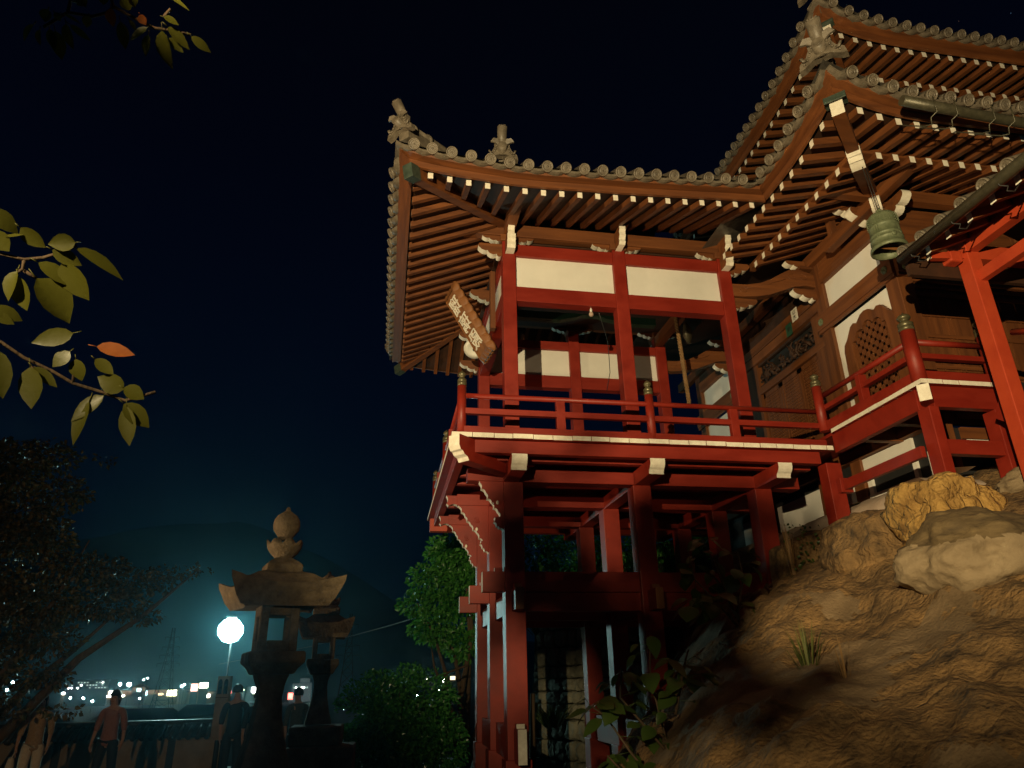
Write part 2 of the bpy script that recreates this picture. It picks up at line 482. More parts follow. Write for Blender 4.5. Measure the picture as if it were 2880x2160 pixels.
# ================================================================== the stage pavilion
PAV = thing("stage_pavilion", "red lacquered open pavilion on stilts with white panels and an upturned tiled roof", "pavilion", (3.3, 10.5, -1.6))
PX = (1.607, 3.35, 5.10)
PY = (9.10, 10.52, 11.95)
SX = (1.606, 3.385, 5.17)
FL = 2.81                       # underside of the deck boards
FB = {(0, 0): -0.8, (0, 1): -0.8, (0, 2): -0.8, (1, 0): -0.5, (1, 1): -0.6, (1, 2): -0.7, (2, 0): 0.6, (2, 1): 0.3, (2, 2): 0.0}
for i, x in enumerate(SX):
    for j, y in enumerate(PY):
        h = 0.1265
        m = MB(); m.box(x - h, x + h, y - h + .03, y + h + .03, -1.6 if i < 2 else -0.4, 2.44)
        st = m.obj("stilt", RED, PAV, bevel=0.008)
        if i < 2:
            k = 0.155
            m = MB(); m.box(x - k, x + k, y - k + .03, y + k + .03, -1.62, -0.83)
            m.obj("plinth", RED, st, bevel=0.01)
# penetrating tie beams; along x with wedges and white ends, along y with end grain
for j, y in enumerate(PY):
    yy = y + .03
    for (z0, z1, w) in ((1.04, 1.29, 0.062),):
        m = MB(); m.box(1.20, 5.5, yy - w, yy + w, z0, z1, 0, {'x0': 1})
        m.obj("tie_beam", [REDX, WHITE], PAV, bevel=0.004)
        m = MB(); m.box(1.36, 1.46, yy - .035, yy + .035, z1, z1 + .05, 0, {'x0': 1})
        m.obj("wedge", [RED, WHITE], PAV)
    m = MB(); m.box(1.73, 5.5, yy - .05, yy + .05, 0.805, 1.035)
    m.obj("tie_beam", REDX, PAV, bevel=0.004)
for i, x in enumerate(SX):
    for (z0, z1, y0) in ((0.80, 1.06, 8.72), (-0.86, -0.50, 8.74)):
        if i == 2 and z0 < 0: continue
        w = 0.052
        m = MB(); m.box(x - w, x + w, y0, 12.45, z0, z1, 0, {'y0': 1})
        m.obj("tie_beam", [REDX, WHITE if z0 < 0 else PLAQ], PAV, bevel=0.004)
        m = MB(); m.box(x - w + .004, x + w - .004, y0 + .10, y0 + .2, z1 + .001, z1 + .05, 0, {'y0': 1})
        m.obj("wedge", [RED, WHITE if z0 < 0 else PLAQ], PAV)
# deck beams along y with ogee white ends
for i, x in enumerate((SX[0] - .03, SX[1], SX[2])):
    m = MB(); m.box(x - .1, x + .1, 8.47, 13.1, 2.44, 2.628)
    b = m.obj("deck_beam", RED, PAV, bevel=0.005)
    out = [(8.469, 2.44), (8.435, 2.44), (8.430, 2.470), (8.415, 2.495), (8.385, 2.515), (8.362, 2.545), (8.350, 2.575), (8.350, 2.628), (8.469, 2.628)]
    m = MB(); m.prism(out, YZ(), x - .1, x + .1, 0, [0, 1, 1, 1, 1, 1, 1, 0, 0])
    m.obj("beam_end", [RED, WHITE], b)
# beams and joists along x under the deck
for y in PY:
    m = MB(); m.box(1.0, 5.75, y - .07, y + .13, 2.452, 2.62); m.obj("deck_beam", REDX, PAV, bevel=0.004)
for y in (8.74, 9.55, 9.98, 10.98, 11.45, 12.45):
    m = MB(); m.box(0.95, 5.75, y - .05, y + .05, 2.634, 2.79); m.obj("floor_joist", REDX, PAV)
m = MB(); m.box(0.25 + .5, 6.3, 12.95, 13.12, 2.55, 2.78); m.obj("deck_beam", [VERM], PAV, bevel=0.004)
# edge beams
m = MB(); m.box(0.92, 5.72, 8.37, 8.48, 2.634, 2.80); m.obj("edge_beam", REDX, PAV, bevel=0.006)
m = MB(); m.box(0.82, 0.93, 8.49, 13.3, 2.634, 2.80); m.obj("edge_beam", RED, PAV, bevel=0.006)
# diagonal corner beam with white carved nose
d = Vector((-0.72, -0.70, 0)).normalized(); sd = Vector((0.70, -0.72, 0)).normalized()
m = MB()
b0 = Vector((0.775, 8.255, 0))
pts = [(1.05, 2.50), (0.14, 2.50), (0.11, 2.545), (0.05, 2.565), (0.02, 2.60), (-0.02, 2.61), (-0.05, 2.66), (-0.05, 2.80), (1.05, 2.80)]
m.prism(pts, lambda u, v, t: b0 - d * u + sd * t + Vector((0, 0, v)), -.085, .085, 0, [0, 1, 1, 1, 1, 1, 1, 0, 0])
m.obj("corner_beam", [RED, WHITE], PAV, bevel=0.004)
# deck boards, each with a white end
k = 0; x = 0.72
dr = random.Random(5)
while x < 5.86:
    w = min(dr.uniform(0.235, 0.275), 5.90 - x)
    dz = dr.uniform(-.003, .003)
    m = MB(); m.box(x, x + w - .007, 8.30 + dr.uniform(0, .006), 13.35, FL + dz, FL + .06 + dz, 0, {'y0': 1, 'x0': 1 if x < 0.8 else 0})
    m.obj("deck_board", [RED, WHITE], PAV)
    x += w
# scalloped bracket boards at the left row
for j, y in enumerate(PY):
    if j == 0:
        low = [(1.110, 2.60), (1.112, 2.50), (1.165, 2.43), (1.185, 2.35), (1.245, 2.30), (1.265, 2.22), (1.320, 2.18), (1.350, 2.10), (1.405, 2.05), (1.432, 1.985)]
    else:
        low = [(0.84, 2.60), (0.842, 2.475), (0.87, 2.44), (1.035, 2.44), (1.07, 2.355), (1.13, 2.29), (1.155, 2.22), (1.21, 2.17), (1.245, 2.09), (1.305, 2.05), (1.335, 1.97), (1.39, 1.93)]
    tail = [(1.362, 1.975 if j == 0 else 1.93), (1.35, 1.92 if j == 0 else 1.885), (1.385, 1.86 if j == 0 else 1.83), (1.42, 1.84 if j == 0 else 1.78), (1.478, 1.80 if j == 0 else 1.75)]
    sc = scallops(low, 4, 0.20, -1) + scallops(tail, 3, 0.2, -1)
    pts = sc + [(1.478, 2.60)]
    m = MB(); m.prism(pts, XZ(), y - .045, y + .075, 0, [1] * (len(sc) - 1) + [0, 0])
    br = m.obj("carved_bracket", [RED, WHITE], PAV)
    cx, cz = (1.36, 2.18) if j == 0 else (1.30, 2.24)
    m = MB()
    sp = [(cx + 0.012 * t * math.cos(t * 1.5) * .5, y - .047, cz + 0.012 * t * math.sin(t * 1.5) * .5) for t in np.linspace(0.6, 8, 26)]
    m.tube(sp, 0.005, 5)
    m.obj("carved_swirl", RED, br)
    m = MB(); m.lathe([(0.0, 0), (0.018, 0), (0.020, .004), (0.012, .008)], (1.395 if j == 0 else 1.30, y - .046, 2.17 if j == 0 else 2.10), 10, M=Matrix(((1, 0, 0), (0, 0, -1), (0, 1.5, 0))))
    m.obj("pierced_hole", WHITE, br)
# railing of the deck
def rail(parent, a, b, zs, rtop, tall_mid, tall_low, wd=0.075):
    """top round rail, square middle rail, low ground rail between two points"""
    (xa, ya), (xb, yb) = a, b
    m = MB(); m.tube([(xa, ya, zs[0]), (xb, yb, zs[0])], rtop, 14); m.obj("top_rail", RED, parent)
    m = MB(); m.beam((xa, ya, zs[1]), (xb, yb, zs[1]), wd, tall_mid); m.obj("middle_rail", REDX, parent, bevel=0.004)
    m = MB(); m.beam((xa, ya, zs[2]), (xb, yb, zs[2]), wd + .03, tall_low); m.obj("ground_rail", REDX, parent, bevel=0.004)
ZR = (3.402, 3.188, 2.925)
RL = thing  # placeholder
def railing(parent, a, b, zs, posts, balusters, rz0, rtop=0.034, tm=0.076, tl=0.105, top=3.37):
    rail(parent, a, b, zs, rtop, tm, tl)
    for (x, y) in balusters:
        m = MB(); m.box(x - .058, x + .058, y - .04, y + .04, rz0 + .055, zs[0] - rtop * .8); m.obj("baluster", RED, parent, bevel=0.004)
railing(PAV, (0.85, 8.42), (5.86, 8.42), ZR, [], [(2.14, 8.42), (4.56, 8.42)], FL + .06)
railing(PAV, (0.85, 8.42), (0.85, 13.15), ZR, [], [(0.85, 9.7), (0.85, 12.0)], FL + .06)
railing(PAV, (0.85, 13.15), (5.86, 13.15), ZR, [], [(2.14, 13.15), (4.56, 13.15)], FL + .06)
for (x, y) in ((0.85, 8.42), (3.376, 8.42), (0.85, 10.8), (0.85, 13.15), (3.376, 13.15)):
    newel(PAV, x, y, FL + .06, 3.53, 0.058, 0.90)
# posts
for i, x in enumerate(PX):
    for j, y in enumerate(PY):
        if j == 1 and i != 0 and i != 2: continue
        if j == 1 and i == 2: continue
        if j == 1: continue
        m = MB(); m.box(x - .1, x + .1, y - .1, y + .1, FL + .06, 6.22); m.obj("post", RED, PAV, bevel=0.008)
# walls: lintel, white panel, head beam
def wall_x(yf, yb, n=3):
    for (xa, xb) in ((1.707, 3.25), (3.45, 5.0)):
        m = MB(); m.box(xa, xb, yf + .02, yb - .02, 5.98, 6.185); m.obj("head_beam", REDX, PAV, bevel=0.005)
        m = MB(); m.box(xa, xb, yf + .075, yf + .115, 5.44, 5.98); m.obj("wall_panel", PLASTER, PAV)
        m = MB(); m.box(xa, xb, yf + .015, yb - .015, 5.195, 5.44); m.obj("lintel", REDX, PAV, bevel=0.005)
wall_x(9.0, 9.2); 
for (xa, xb) in ((1.707, 3.25), (3.45, 5.0)):
    m = MB(); m.box(xa, xb, 11.87, 12.03, 5.83, 6.0); m.obj("head_beam", REDX, PAV, bevel=0.005)
    m = MB(); m.box(xa, xb, 11.93, 11.97, 5.285, 5.83); m.obj("wall_panel", PLASTER, PAV)
    m = MB(); m.box(xa, xb, 11.865, 12.035, 5.04, 5.285); m.obj("lintel", REDX, PAV, bevel=0.005)
# left wall
m = MB(); m.box(1.527, 1.687, 9.2, 11.85, 5.98, 6.185); m.obj("head_beam", RED, PAV, bevel=0.005)
m = MB(); m.box(1.575, 1.615, 9.2, 11.85, 5.44, 5.98); m.obj("wall_panel", PLASTER, PAV)
m = MB(); m.box(1.520, 1.694, 9.2, 11.85, 5.195, 5.44); m.obj("lintel", RED, PAV, bevel=0.005)
# wooden frame strip against the left wall, seen edge-on beside the plaque
m = MB(); m.box(1.44, 1.52, 9.86, 9.98, 5.16, 6.2); m.obj("wall_batten", WZ, PAV)
# ceiling, green painted beam inside
m = MB(); m.box(1.5, 5.15, 9.2, 11.9, 6.32, 6.36); m.obj("ceiling", WD, PAV)
gb = [(1.72, 5.73), (2.75, 5.72), (3.05, 5.80), (3.2, 5.86), (3.35, 5.88), (3.5, 5.86), (3.62, 5.80), (4.0, 5.73), (4.47, 5.73), (4.47, 5.86), (1.72, 5.86)]
m = MB(); m.prism([(u, v + (0.02 if False else 0)) for u, v in gb[:3]] + [(3.15, 5.845), (3.45, 5.845), (3.55, 5.80)] + gb[7:], XZ(), 10.47, 10.60, 0, 0)
m.obj("inner_beam", GREENB, PAV)
for x in (1.72, 5.0):
    m = MB(); m.box(x, x + .14, 9.2, 11.9, 6.02, 6.22); m.obj("inner_beam", WY, PAV)
# purlins
m = MB(); m.box(0.55, 5.35, 9.02, 9.17, 6.335, 6.545); m.obj("purlin", WX, PAV, bevel=0.005)
m = MB(); m.box(0.55, 5.35, 11.88, 12.03, 6.335, 6.545); m.obj("purlin", WX, PAV, bevel=0.005)
m = MB(); m.box(1.53, 1.685, 7.95, 13.1, 6.34, 6.54); m.obj("purlin", WY, PAV, bevel=0.005)
# bracket blocks, arms and noses with white carved edges
for i, x in enumerate(PX):
    for y, sg in ((9.1, -1), (11.95, 1)):
        m = MB(); m.box(x - .13, x + .13, y - .12, y + .12, 6.222, 6.333); m.obj("bearing_block", WX, PAV, bevel=0.01)
        for s in (-1, 1):
            nose(PAV, (x + s * .13, y, 6.30), (s, 0, 0), 0.27, 0.10, 0.10)
        nose_len = 0.30
        # stepped white nose towards the viewer
        prof = [(0.0, 6.20), (0.20, 6.20), (0.235, 6.235), (0.225, 6.285), (0.265, 6.33), (0.26, 6.40), (0.285, 6.43), (0.285, 6.50), (0.0, 6.50)]
        m = MB(); m.prism(prof, lambda u, v, t, y=y, sg=sg: (t, y + sg * (.085 + u), v), x - .052, x + .052, 0, [1, 1, 1, 1, 1, 1, 1, 0, 0])
        m.obj("bracket_nose", [WX, WHITE], PAV, bevel=0.004)
prof = [(0.0, 5.99), (0.17, 5.99), (0.20, 6.03), (0.195, 6.09), (0.225, 6.13), (0.225, 6.215), (0.0, 6.215)]
m = MB(); m.prism(prof, lambda u, v, t: (t, 9.0 - u, v), 1.545, 1.675, 0, [1, 1, 1, 1, 1, 0, 0]); m.obj("bracket_nose", [WX, WHITE], PAV, bevel=0.004)
m = MB(); m.prism(prof, lambda u, v, t: (t, 9.0 - u, v), 5.04, 5.17, 0, [1, 1, 1, 1, 1, 0, 0]); m.obj("bracket_nose", [WX, WHITE], PAV, bevel=0.004)
nose(PAV, (1.505, 9.1, 6.08), (-1, 0, 0), 0.36, 0.20, 0.12)
nose(PAV, (1.505, 11.95, 6.00), (-1, 0, 0), 0.36, 0.20, 0.12)
nose(PAV, (1.52, 10.5, 6.08), (-1, 0, 0), 0.34, 0.20, 0.12)
nose(PAV, (1.505, 11.95, 5.42), (-1, 0, 0), 0.34, 0.18, 0.12)
nose(PAV, (5.205, 9.1, 6.08), (1, 0, 0), 0.36, 0.20, 0.12)
nose(PAV, (5.205, 9.1, 5.45), (1, 0, 0), 0.40, 0.17, 0.12)

# ---- pavilion roof
ZF = [(-0.12, 6.150), (0.05, 6.105), (0.316, 6.055), (0.57, 6.023), (0.825, 5.998), (1.08, 5.978), (1.33, 5.957), (1.57, 5.951), (1.82, 5.953), (2.32, 5.972), (3.07, 5.993), (3.8, 6.028), (4.82, 6.082), (5.2, 6.09)]
zf = lambda a: interp(a, ZF)
YC = 10.53
def zl(a):                                   # left eave: same rise at both ends
    dd = min(a, 2 * YC - a) - 7.45
    return interp(dd + 0.05, [(0, 6.11), (0.3, 6.055), (0.57, 6.020), (0.9, 5.99), (1.3, 5.962), (1.8, 5.95), (9, 5.95)])
zr = lambda a: interp(a, ZF)
rows = []
ridge_z = 7.95
for (x, y, z) in ():
    pass
m = MB()
ft = [(a, 7.45 - .25, zf(a) + .21) for a in np.linspace(-.15, 4.75, 24)]
def hipx(o): return o
n = len(ft)
up = []
for k, (a, y, z) in enumerate(ft):
    up.append((max(a, 3.1) if a < 3.1 else a, YC, ridge_z))
mid = []
for p, q in zip(ft, up):
    mid.append(tuple(np.array(p) * .5 + np.array(q) * .5 + np.array((0, 0, -0.16))))
m.strip([ft, mid, up], smooth=True)
bk = [(a, 2 * YC - y, z) for (a, y, z) in ft]
bm_ = [(a, 2 * YC - y, z) for (a, y, z) in mid]
m.strip([bk, bm_, up], smooth=True)
lf = [(-.15, a, zl(a) + .21) for a in np.linspace(7.2, 13.86, 20)]
lm = [tuple(np.array(p) * .5 + np.array((3.1, YC, ridge_z)) * .5 + np.array((0, 0, -.16))) for p in lf]
m.strip([lf, lm, [(3.1, YC, ridge_z)] * len(lf)], smooth=True)
PROOF = m.obj("roof", TILED, PAV)
ftl = [0.316 + .2485 * k for k in range(19)]
ltl = [7.72 + .2485 * k for k in range(23)]
eave_edge(PROOF, 'X', 7.45, -1, 0.0, 0.1, 5.02, -1, -1, zf, [0.085] + ftl[:-1], WX)
eave_edge(PROOF, 'Y', 0.10, -1, R(-90), 7.45, 13.61, -1, 1, zl, ltl, WY)
eave_edge(PROOF, 'X', 13.61, 1, R(180), 0.1, 5.5, -1, 1, zr, ftl, WX)
SL = 0.41
def hip_y(x): return 7.45 + (x - 0.1) * (9.1 - 7.45) / (1.6 - 0.1)      # hip line in plan
for x in ftl:
    yin = min(9.05, hip_y(x) - .07)
    if yin - 7.45 > .12:
        rafter(PROOF, (x, 7.45, zf(x)), 0, yin - 7.45, SL, (WY, WHITE))
        rafter(PROOF, (x, 13.61, zr(x)), R(180), yin - 7.45, SL, (WY, WHITE))
for y in ltl:
    ym = min(y, 2 * YC - y)
    xin = min(1.55, 0.1 + (ym - 7.45) * (1.5 / 1.65) - .07)
    if xin - .1 > .1:
        rafter(PROOF, (0.10, y, zl(y)), R(-90), xin - .10, SL, (WX, WHITE))
# soffits
def soff(a, o, zfun): return zfun(a) + SL * o + .05
rows = []
for x in np.linspace(0.1, 5.0, 26):
    yi = min(9.3, hip_y(x) + .0)
    rows.append([(x, 7.43, zf(x) + .05), (x, yi, zf(x) + .05 + SL * (yi - 7.45))])
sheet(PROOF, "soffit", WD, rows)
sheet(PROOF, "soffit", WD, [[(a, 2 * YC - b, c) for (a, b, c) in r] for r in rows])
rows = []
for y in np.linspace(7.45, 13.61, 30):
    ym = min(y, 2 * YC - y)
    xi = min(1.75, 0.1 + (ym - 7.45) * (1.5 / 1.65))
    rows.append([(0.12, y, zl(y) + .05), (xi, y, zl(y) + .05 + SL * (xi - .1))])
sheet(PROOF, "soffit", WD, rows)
# hip rafters with copper shoes
for sg in (-1, 1):
    ya = YC + sg * (YC - 7.36); yb = YC + sg * (YC - 9.06)
    m = MB(); m.beam((0.03, ya, 6.02), (1.58, yb, 6.58), 0.13, 0.17)
    hp = m.obj("hip_rafter", WX, PROOF, bevel=0.006)
    dv = Vector((-1.55, ya - yb, -.56)).normalized()
    p = Vector((0.03, ya, 6.02))
    m = MB(); m.beam(p + dv * .02, p - dv * .16, 0.145, 0.19); m.obj("copper_shoe", COPPER, hp, bevel=0.006)
# ridges and their ornaments
def ornament(parent, base, dirv, s=1.0, tilt=0.75):
    """onigawara: round end tile thrown forward and up over a winged, studded face"""
    b = Vector(base); d = Vector((dirv[0], dirv[1], 0)).normalized(); sd = d.cross(Vector((0, 0, 1)))
    U = Vector((0, 0, 1))
    P = lambda f, l, u: b + d * f * s + sd * l * s + U * u * s
    m = MB()
    wing = [(-.02, .0), (.10, -.03), (.20, -.10), (.27, -.12), (.25, -.02), (.17, .05), (.13, .14), (.135, .24), (.06, .25), (.0, .27)]
    full = wing + [(-u, v) for (u, v) in reversed(wing)]
    m.prism(full, lambda u, v, t: P(t, u, v), -.05, .05)
    for sgn in (-1, 1):
        for k, (u, v) in enumerate(((.09, .16), (.11, .10), (.13, .045), (.16, 0.0), (.20, -.045))):
            m.lathe([(.017, 0), (.017, .014), (.008, .02)], P(.05, sgn * u, v), 8, M=Matrix((tuple(sd), tuple(U), tuple(d))).transposed())
        leaf = [P(.06, 0, .20), P(.13, sgn * .07, .25), P(.15, sgn * .15, .25), P(.12, sgn * .20, .20), P(.13, sgn * .13, .17), P(.08, sgn * .05, .15)]
        m.add(leaf + [q - d * .03 * s for q in leaf], [tuple(range(6)), tuple(range(11, 5, -1))] + [(i, 6 + i, 6 + (i + 1) % 6, (i + 1) % 6) for i in range(6)])
        m.tube([P(.05, sgn * .16, .0), P(.09, sgn * .2, -.02), P(.08, sgn * .23, .03), P(.06, sgn * .20, .05)], [.016 * s, .02 * s, .016 * s, .01 * s], 6)
    # muzzle: lower round tile
    m.tube([P(-.1, 0, .06), P(.16, 0, .10)], .075 * s, 16)
    m.tube([P(.155, 0, .10), P(.17, 0, .102)], .055 * s, 16)
    # thrown-up round tile
    t0 = P(-.18, 0, .16); t1 = P(.16, 0, .16 + .34 * tilt)
    m.tube([t0, t1], [.075 * s, .086 * s], 18)
    ax = (t1 - t0).normalized()
    m.tube([t1, t1 + ax * .012], .066 * s, 18)
    for k in range(10):
        an = k * .628
        q = t1 + ax * .008 + (sd * math.cos(an) + ax.cross(sd) * math.sin(an)) * .052 * s
        m.lathe([(.007, -.01), (.007, .014)], q, 6, M=Matrix((tuple(sd), tuple(ax.cross(sd)), tuple(ax))).transposed())
    return m.obj("ridge_ornament", TILE, parent)
def ridge(parent, pts, r=0.085, h=0.16, name="ridge"):
    m = MB()
    for a, b in zip(pts, pts[1:]):
        m.beam(Vector(a) + Vector((0, 0, h / 2)), Vector(b) + Vector((0, 0, h / 2)), .16, h)
    m.tube([Vector(p) + Vector((0, 0, h + .03)) for p in pts], r, 12)
    nn = 0
    for a, b in zip(pts, pts[1:]):
        L = (Vector(b) - Vector(a)).length
        for k in range(int(L / .3)):
            p = Vector(a).lerp(Vector(b), (k + .5) * .3 / L) + Vector((0, 0, h + .03))
            dv = (Vector(b) - Vector(a)).normalized()
            m.tube([p - dv * .03, p + dv * .03], r * 1.18, 12)
    return m.obj(name, TILE, parent)
for sg in (-1, 1):
    hp = []
    for t in np.linspace(0.03, 1, 7):
        y = 7.2 + (YC - 7.2) * t
        y = y if sg < 0 else 2 * YC - y
        z = (6.36 + (ridge_z - 6.36) * t) - 0.62 * t * (1 - t) * 1.2 + 0.10 * (1 - t) ** 3
        hp.append((-.15 + 3.25 * t, y, z))
    ridge(PROOF, hp)
    ornament(PROOF, (hp[0][0] - .03, hp[0][1] + sg * .03, hp[0][2] + .12), (-1, sg, 0), 0.78, 0.95)
ridge(PROOF, [(3.1, YC, ridge_z), (6.6, YC, ridge_z + .1)], 0.10, 0.3)
ridge(PROOF, [(1.42, 8.25, 7.02), (1.75, 8.9, 7.16), (3.1, YC, ridge_z + .1)], 0.085, 0.2)
ornament(PROOF, (1.38, 8.17, 7.13), (-0.1, -1, 0), 0.86, 1.0)

# ================================================================== the main hall
HALL = thing("temple_hall", "dark timber temple hall with white plaster bays, cusped lattice window and two tiled roof tiers", "temple hall", (9.0, 10.5, 1.5))
# pillars
for (x, y) in ((6.78, 7.42), (6.78, 8.97), (6.78, 12.10), (6.78, 13.65), (8.90, 7.42)):
    m = MB(); m.box(x - .12, x + .12, y - .12, y + .12, 2.3, 6.3); m.obj("pillar", WZ, HALL, bevel=0.01)
# plaster bays of the left side (near bay with the window, far bay seen through the pavilion)
for (ya, yb) in ((7.54, 8.85), (12.22, 13.53)):
    m = MB(); m.box(6.72, 6.80, ya, yb, 3.1, 5.0); m.obj("wall_panel", PLASTER, HALL)
    m = MB(); m.box(6.72, 6.80, ya, yb, 5.3, 5.80); m.obj("wall_panel", PLASTER, HALL)
    m = MB(); m.box(6.64, 6.82, ya, yb, 5.80, 6.02); m.obj("head_beam", WY, HALL, bevel=0.006)
    m = MB(); m.box(6.66, 6.80, ya, yb, 6.02, 6.2); m.obj("head_beam", WY, HALL, bevel=0.006)
for (ya, yb) in ((7.29, 9.11), (11.97, 13.8)):
    m = MB(); m.box(6.60, 6.66, ya, yb, 5.05, 5.30)
    m.box(6.615, 6.66, ya, yb, 5.0, 5.05); m.obj("nageshi_beam", WY, HALL, bevel=0.006)
m = MB(); m.box(6.66, 9.6, 7.235, 7.30, 5.05, 5.27); m.box(6.66, 9.6, 7.25, 7.30, 5.0, 5.05); m.obj("nageshi_beam", WX, HALL, bevel=0.006)
def rosette(p, ax):
    m = MB()
    M = Matrix(((0, 0, -1), (0, 1, 0), (1, 0, 0))) if ax == 'X' else Matrix(((1, 0, 0), (0, 0, -1), (0, 1, 0)))
    m.lathe([(.062, 0), (.062, .012), (.050, .016)], p, 6, M=M, smooth=False)
    for k in range(6):
        an = k * math.pi / 3 + .5
        q = Vector(p) + M @ Vector((.034 * math.cos(an), .034 * math.sin(an), .014))
        m.lathe([(.018, 0), (.016, .008), (.006, .012)], q, 8, M=M)
    m.lathe([(.014, .014), (.012, .026), (.004, .030)], p, 8, M=M)
    return m.obj("bronze_rosette", BRONZE, HALL)
rosette((6.599, 7.42, 5.16), 'X'); rosette((6.599, 8.97, 5.16), 'X'); rosette((6.78, 7.234, 5.13), 'Y'); rosette((6.599, 12.1, 5.16), 'X')
# cusped window: frame, flat black sheet painted as the recess's shade, lattice
KC = 8.07
half_out = [(0.60, 3.10), (0.60, 3.9), (0.60, 4.2), (0.585, 4.48), (0.555, 4.58), (0.48, 4.635), (0.425, 4.70), (0.345, 4.795), (0.27, 4.82), (0.20, 4.785), (0.16, 4.815), (0.09, 4.865), (0.0, 4.885)]
half_in = [(0.385, 3.40), (0.385, 3.9), (0.385, 4.2), (0.385, 4.46), (0.37, 4.545), (0.305, 4.545), (0.30, 4.60), (0.245, 4.655), (0.17, 4.665), (0.115, 4.64), (0.09, 4.68), (0.05, 4.715), (0.0, 4.725)]
wout = [(KC + u, v) for u, v in half_out] + [(KC - u, v) for u, v in reversed(half_out[:-1])]
win = [(KC + u, v) for u, v in half_in] + [(KC - u, v) for u, v in reversed(half_in[:-1])]
m = MB()
n = len(wout)
rings = [[(6.719, u, v) for u, v in wout], [(6.655, u, v) for u, v in wout], [(6.655, u, v) for u, v in win], [(6.7185, u, v) for u, v in win]]
m.strip(rings, close=True, smooth=False)
KW = m.obj("window", WZ, HALL)
m = MB(); m.add([(6.7165, u, v) for u, v in win], [tuple(range(len(win)))]); m.obj("black_recess_sheet", INK, KW)
def inside(u, v, poly):
    c = False
    for (a, b), (p, q) in zip(poly, poly[1:] + poly[:1]):
        if (b > v) != (q > v) and u < (p - a) * (v - b) / (q - b) + a: c = not c
    return c
m = MB()
step = 0.072
for k in range(-6, 7):                                   # interlaced grid: woven look by alternating depth
    u = KC + k * step
    for j in range(0, 20):
        v = 3.42 + j * step
        off = 0.006 if (k + j) % 2 else 0.0
        if inside(u, v, win) and inside(u, v + step * .9, win):
            m.box(6.688 - off, 6.706, u - .022, u + .022, v, v + step * 1.02)
        if inside(u - step / 2, v + step / 2, win) and inside(u + step / 2, v + step / 2, win):
            m.box(6.694 + off * .5 - .006, 6.708, u - step * .5, u + step * .5, v + step * .5 - .021, v + step * .5 + .021)
m.obj("lattice", WZ, KW)
# entrance bay between the pavilion and the hall
m = MB(); m.box(6.74, 6.86, 9.09, 11.98, 4.86, 4.985); m.obj("lintel", WY, HALL, bevel=0.006)
m = MB(); m.box(6.70, 6.86, 9.09, 11.98, 5.46, 5.62); m.obj("lintel", WY, HALL, bevel=0.006)
m = MB(); m.box(6.70, 6.86, 9.09, 11.98, 5.64, 5.80); m.obj("lintel", WY, HALL, bevel=0.006)
m = MB(); m.box(6.76, 6.86, 9.09, 11.98, 5.80, 6.3); m.obj("wall_panel", WD, HALL)
for (ya, yb) in ((9.09, 9.43), (11.30, 11.98)):
    m = MB(); m.box(6.74, 6.86, ya, yb, 3.0, 4.86); m.box(6.75, 6.86, ya, yb, 4.985, 5.46); m.obj("door_jamb", WZ, HALL)
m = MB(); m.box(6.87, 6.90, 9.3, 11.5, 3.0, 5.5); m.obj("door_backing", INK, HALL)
# carved openwork transom
m = MB(); rr = random.Random(11)
m.box(6.78, 6.83, 9.43, 11.30, 4.985, 5.03); m.box(6.78, 6.83, 9.43, 11.30, 5.42, 5.46)
for k in range(26):
    y0 = 9.5 + k * .069; z0 = 5.05 + rr.uniform(0, .1)
    pts = [(6.80 + rr.uniform(-.02, .03), y0 + rr.uniform(-.05, .05), z0)]
    for q in range(4):
        pts.append((6.80 + rr.uniform(-.035, .03), pts[-1][1] + rr.uniform(-.10, .12), min(5.42, pts[-1][2] + rr.uniform(-.02, .12))))
    m.tube(pts, [rr.uniform(.016, .034), .030, .026, .020, .010], 6)
for k in range(16):
    m.lathe([(.0, -.02), (.035, 0), (.028, .02), (.0, .03)], (6.785, 9.55 + k * .11, 5.12 + rr.uniform(0, .22)), 7, M=Matrix(((0, 0, -1), (0, 1, 0), (1, 0, 0))))
m.obj("carved_transom", WD, HALL)
# lattice doors
for (ya, yb) in ((9.45, 10.05), (10.07, 10.67), (10.69, 11.28)):
    m = MB()
    m.box(6.79, 6.83, ya, ya + .06, 3.1, 4.85); m.box(6.79, 6.83, yb - .06, yb, 3.1, 4.85); m.box(6.79, 6.83, ya, yb, 4.77, 4.85); m.box(6.79, 6.83, ya, yb, 3.1, 3.6)
    y = ya + .10
    while y < yb - .07:
        m.box(6.80, 6.825, y - .014, y + .014, 3.6, 4.77); y += .058
    z = 3.64
    while z < 4.77:
        m.box(6.795, 6.82, ya + .06, yb - .06, z - .014, z + .014); z += .058
    m.obj("lattice_door", WZ, HALL)
# boarded front wall
m = MB(); m.box(6.9, 9.4, 7.36, 7.42, 2.9, 4.98); m.obj("board_wall", WZ, HALL)
for z, h, d in ((4.955, .03, .05), (4.865, .03, .035), (4.74, .06, .03), (4.43, .05, .03), (4.11, .05, .03), (3.655, .05, .03), (3.56, .05, .03), (3.2, .12, .05)):
    m = MB(); m.box(6.9, 9.4, 7.36 - d, 7.359, z, z + h); m.obj("wall_rail", WX, HALL)
for x in (7.05, 7.29, 7.36, 7.75, 7.98, 8.2, 8.45):
    m = MB(); m.box(x, x + .022, 7.345, 7.3595, 3.2, 4.95); m.obj("wall_batten", WZ, HALL)
m = MB(); m.box(6.9, 9.4, 7.37, 7.43, 5.28, 6.2); m.obj("board_wall", WX, HALL)
m = MB(); m.box(7.6, 8.4, 7.33, 7.36, 3.28, 3.52); m.obj("black_opening_panel", INK, HALL)  # solid black box; the opening's shade is put in as colour
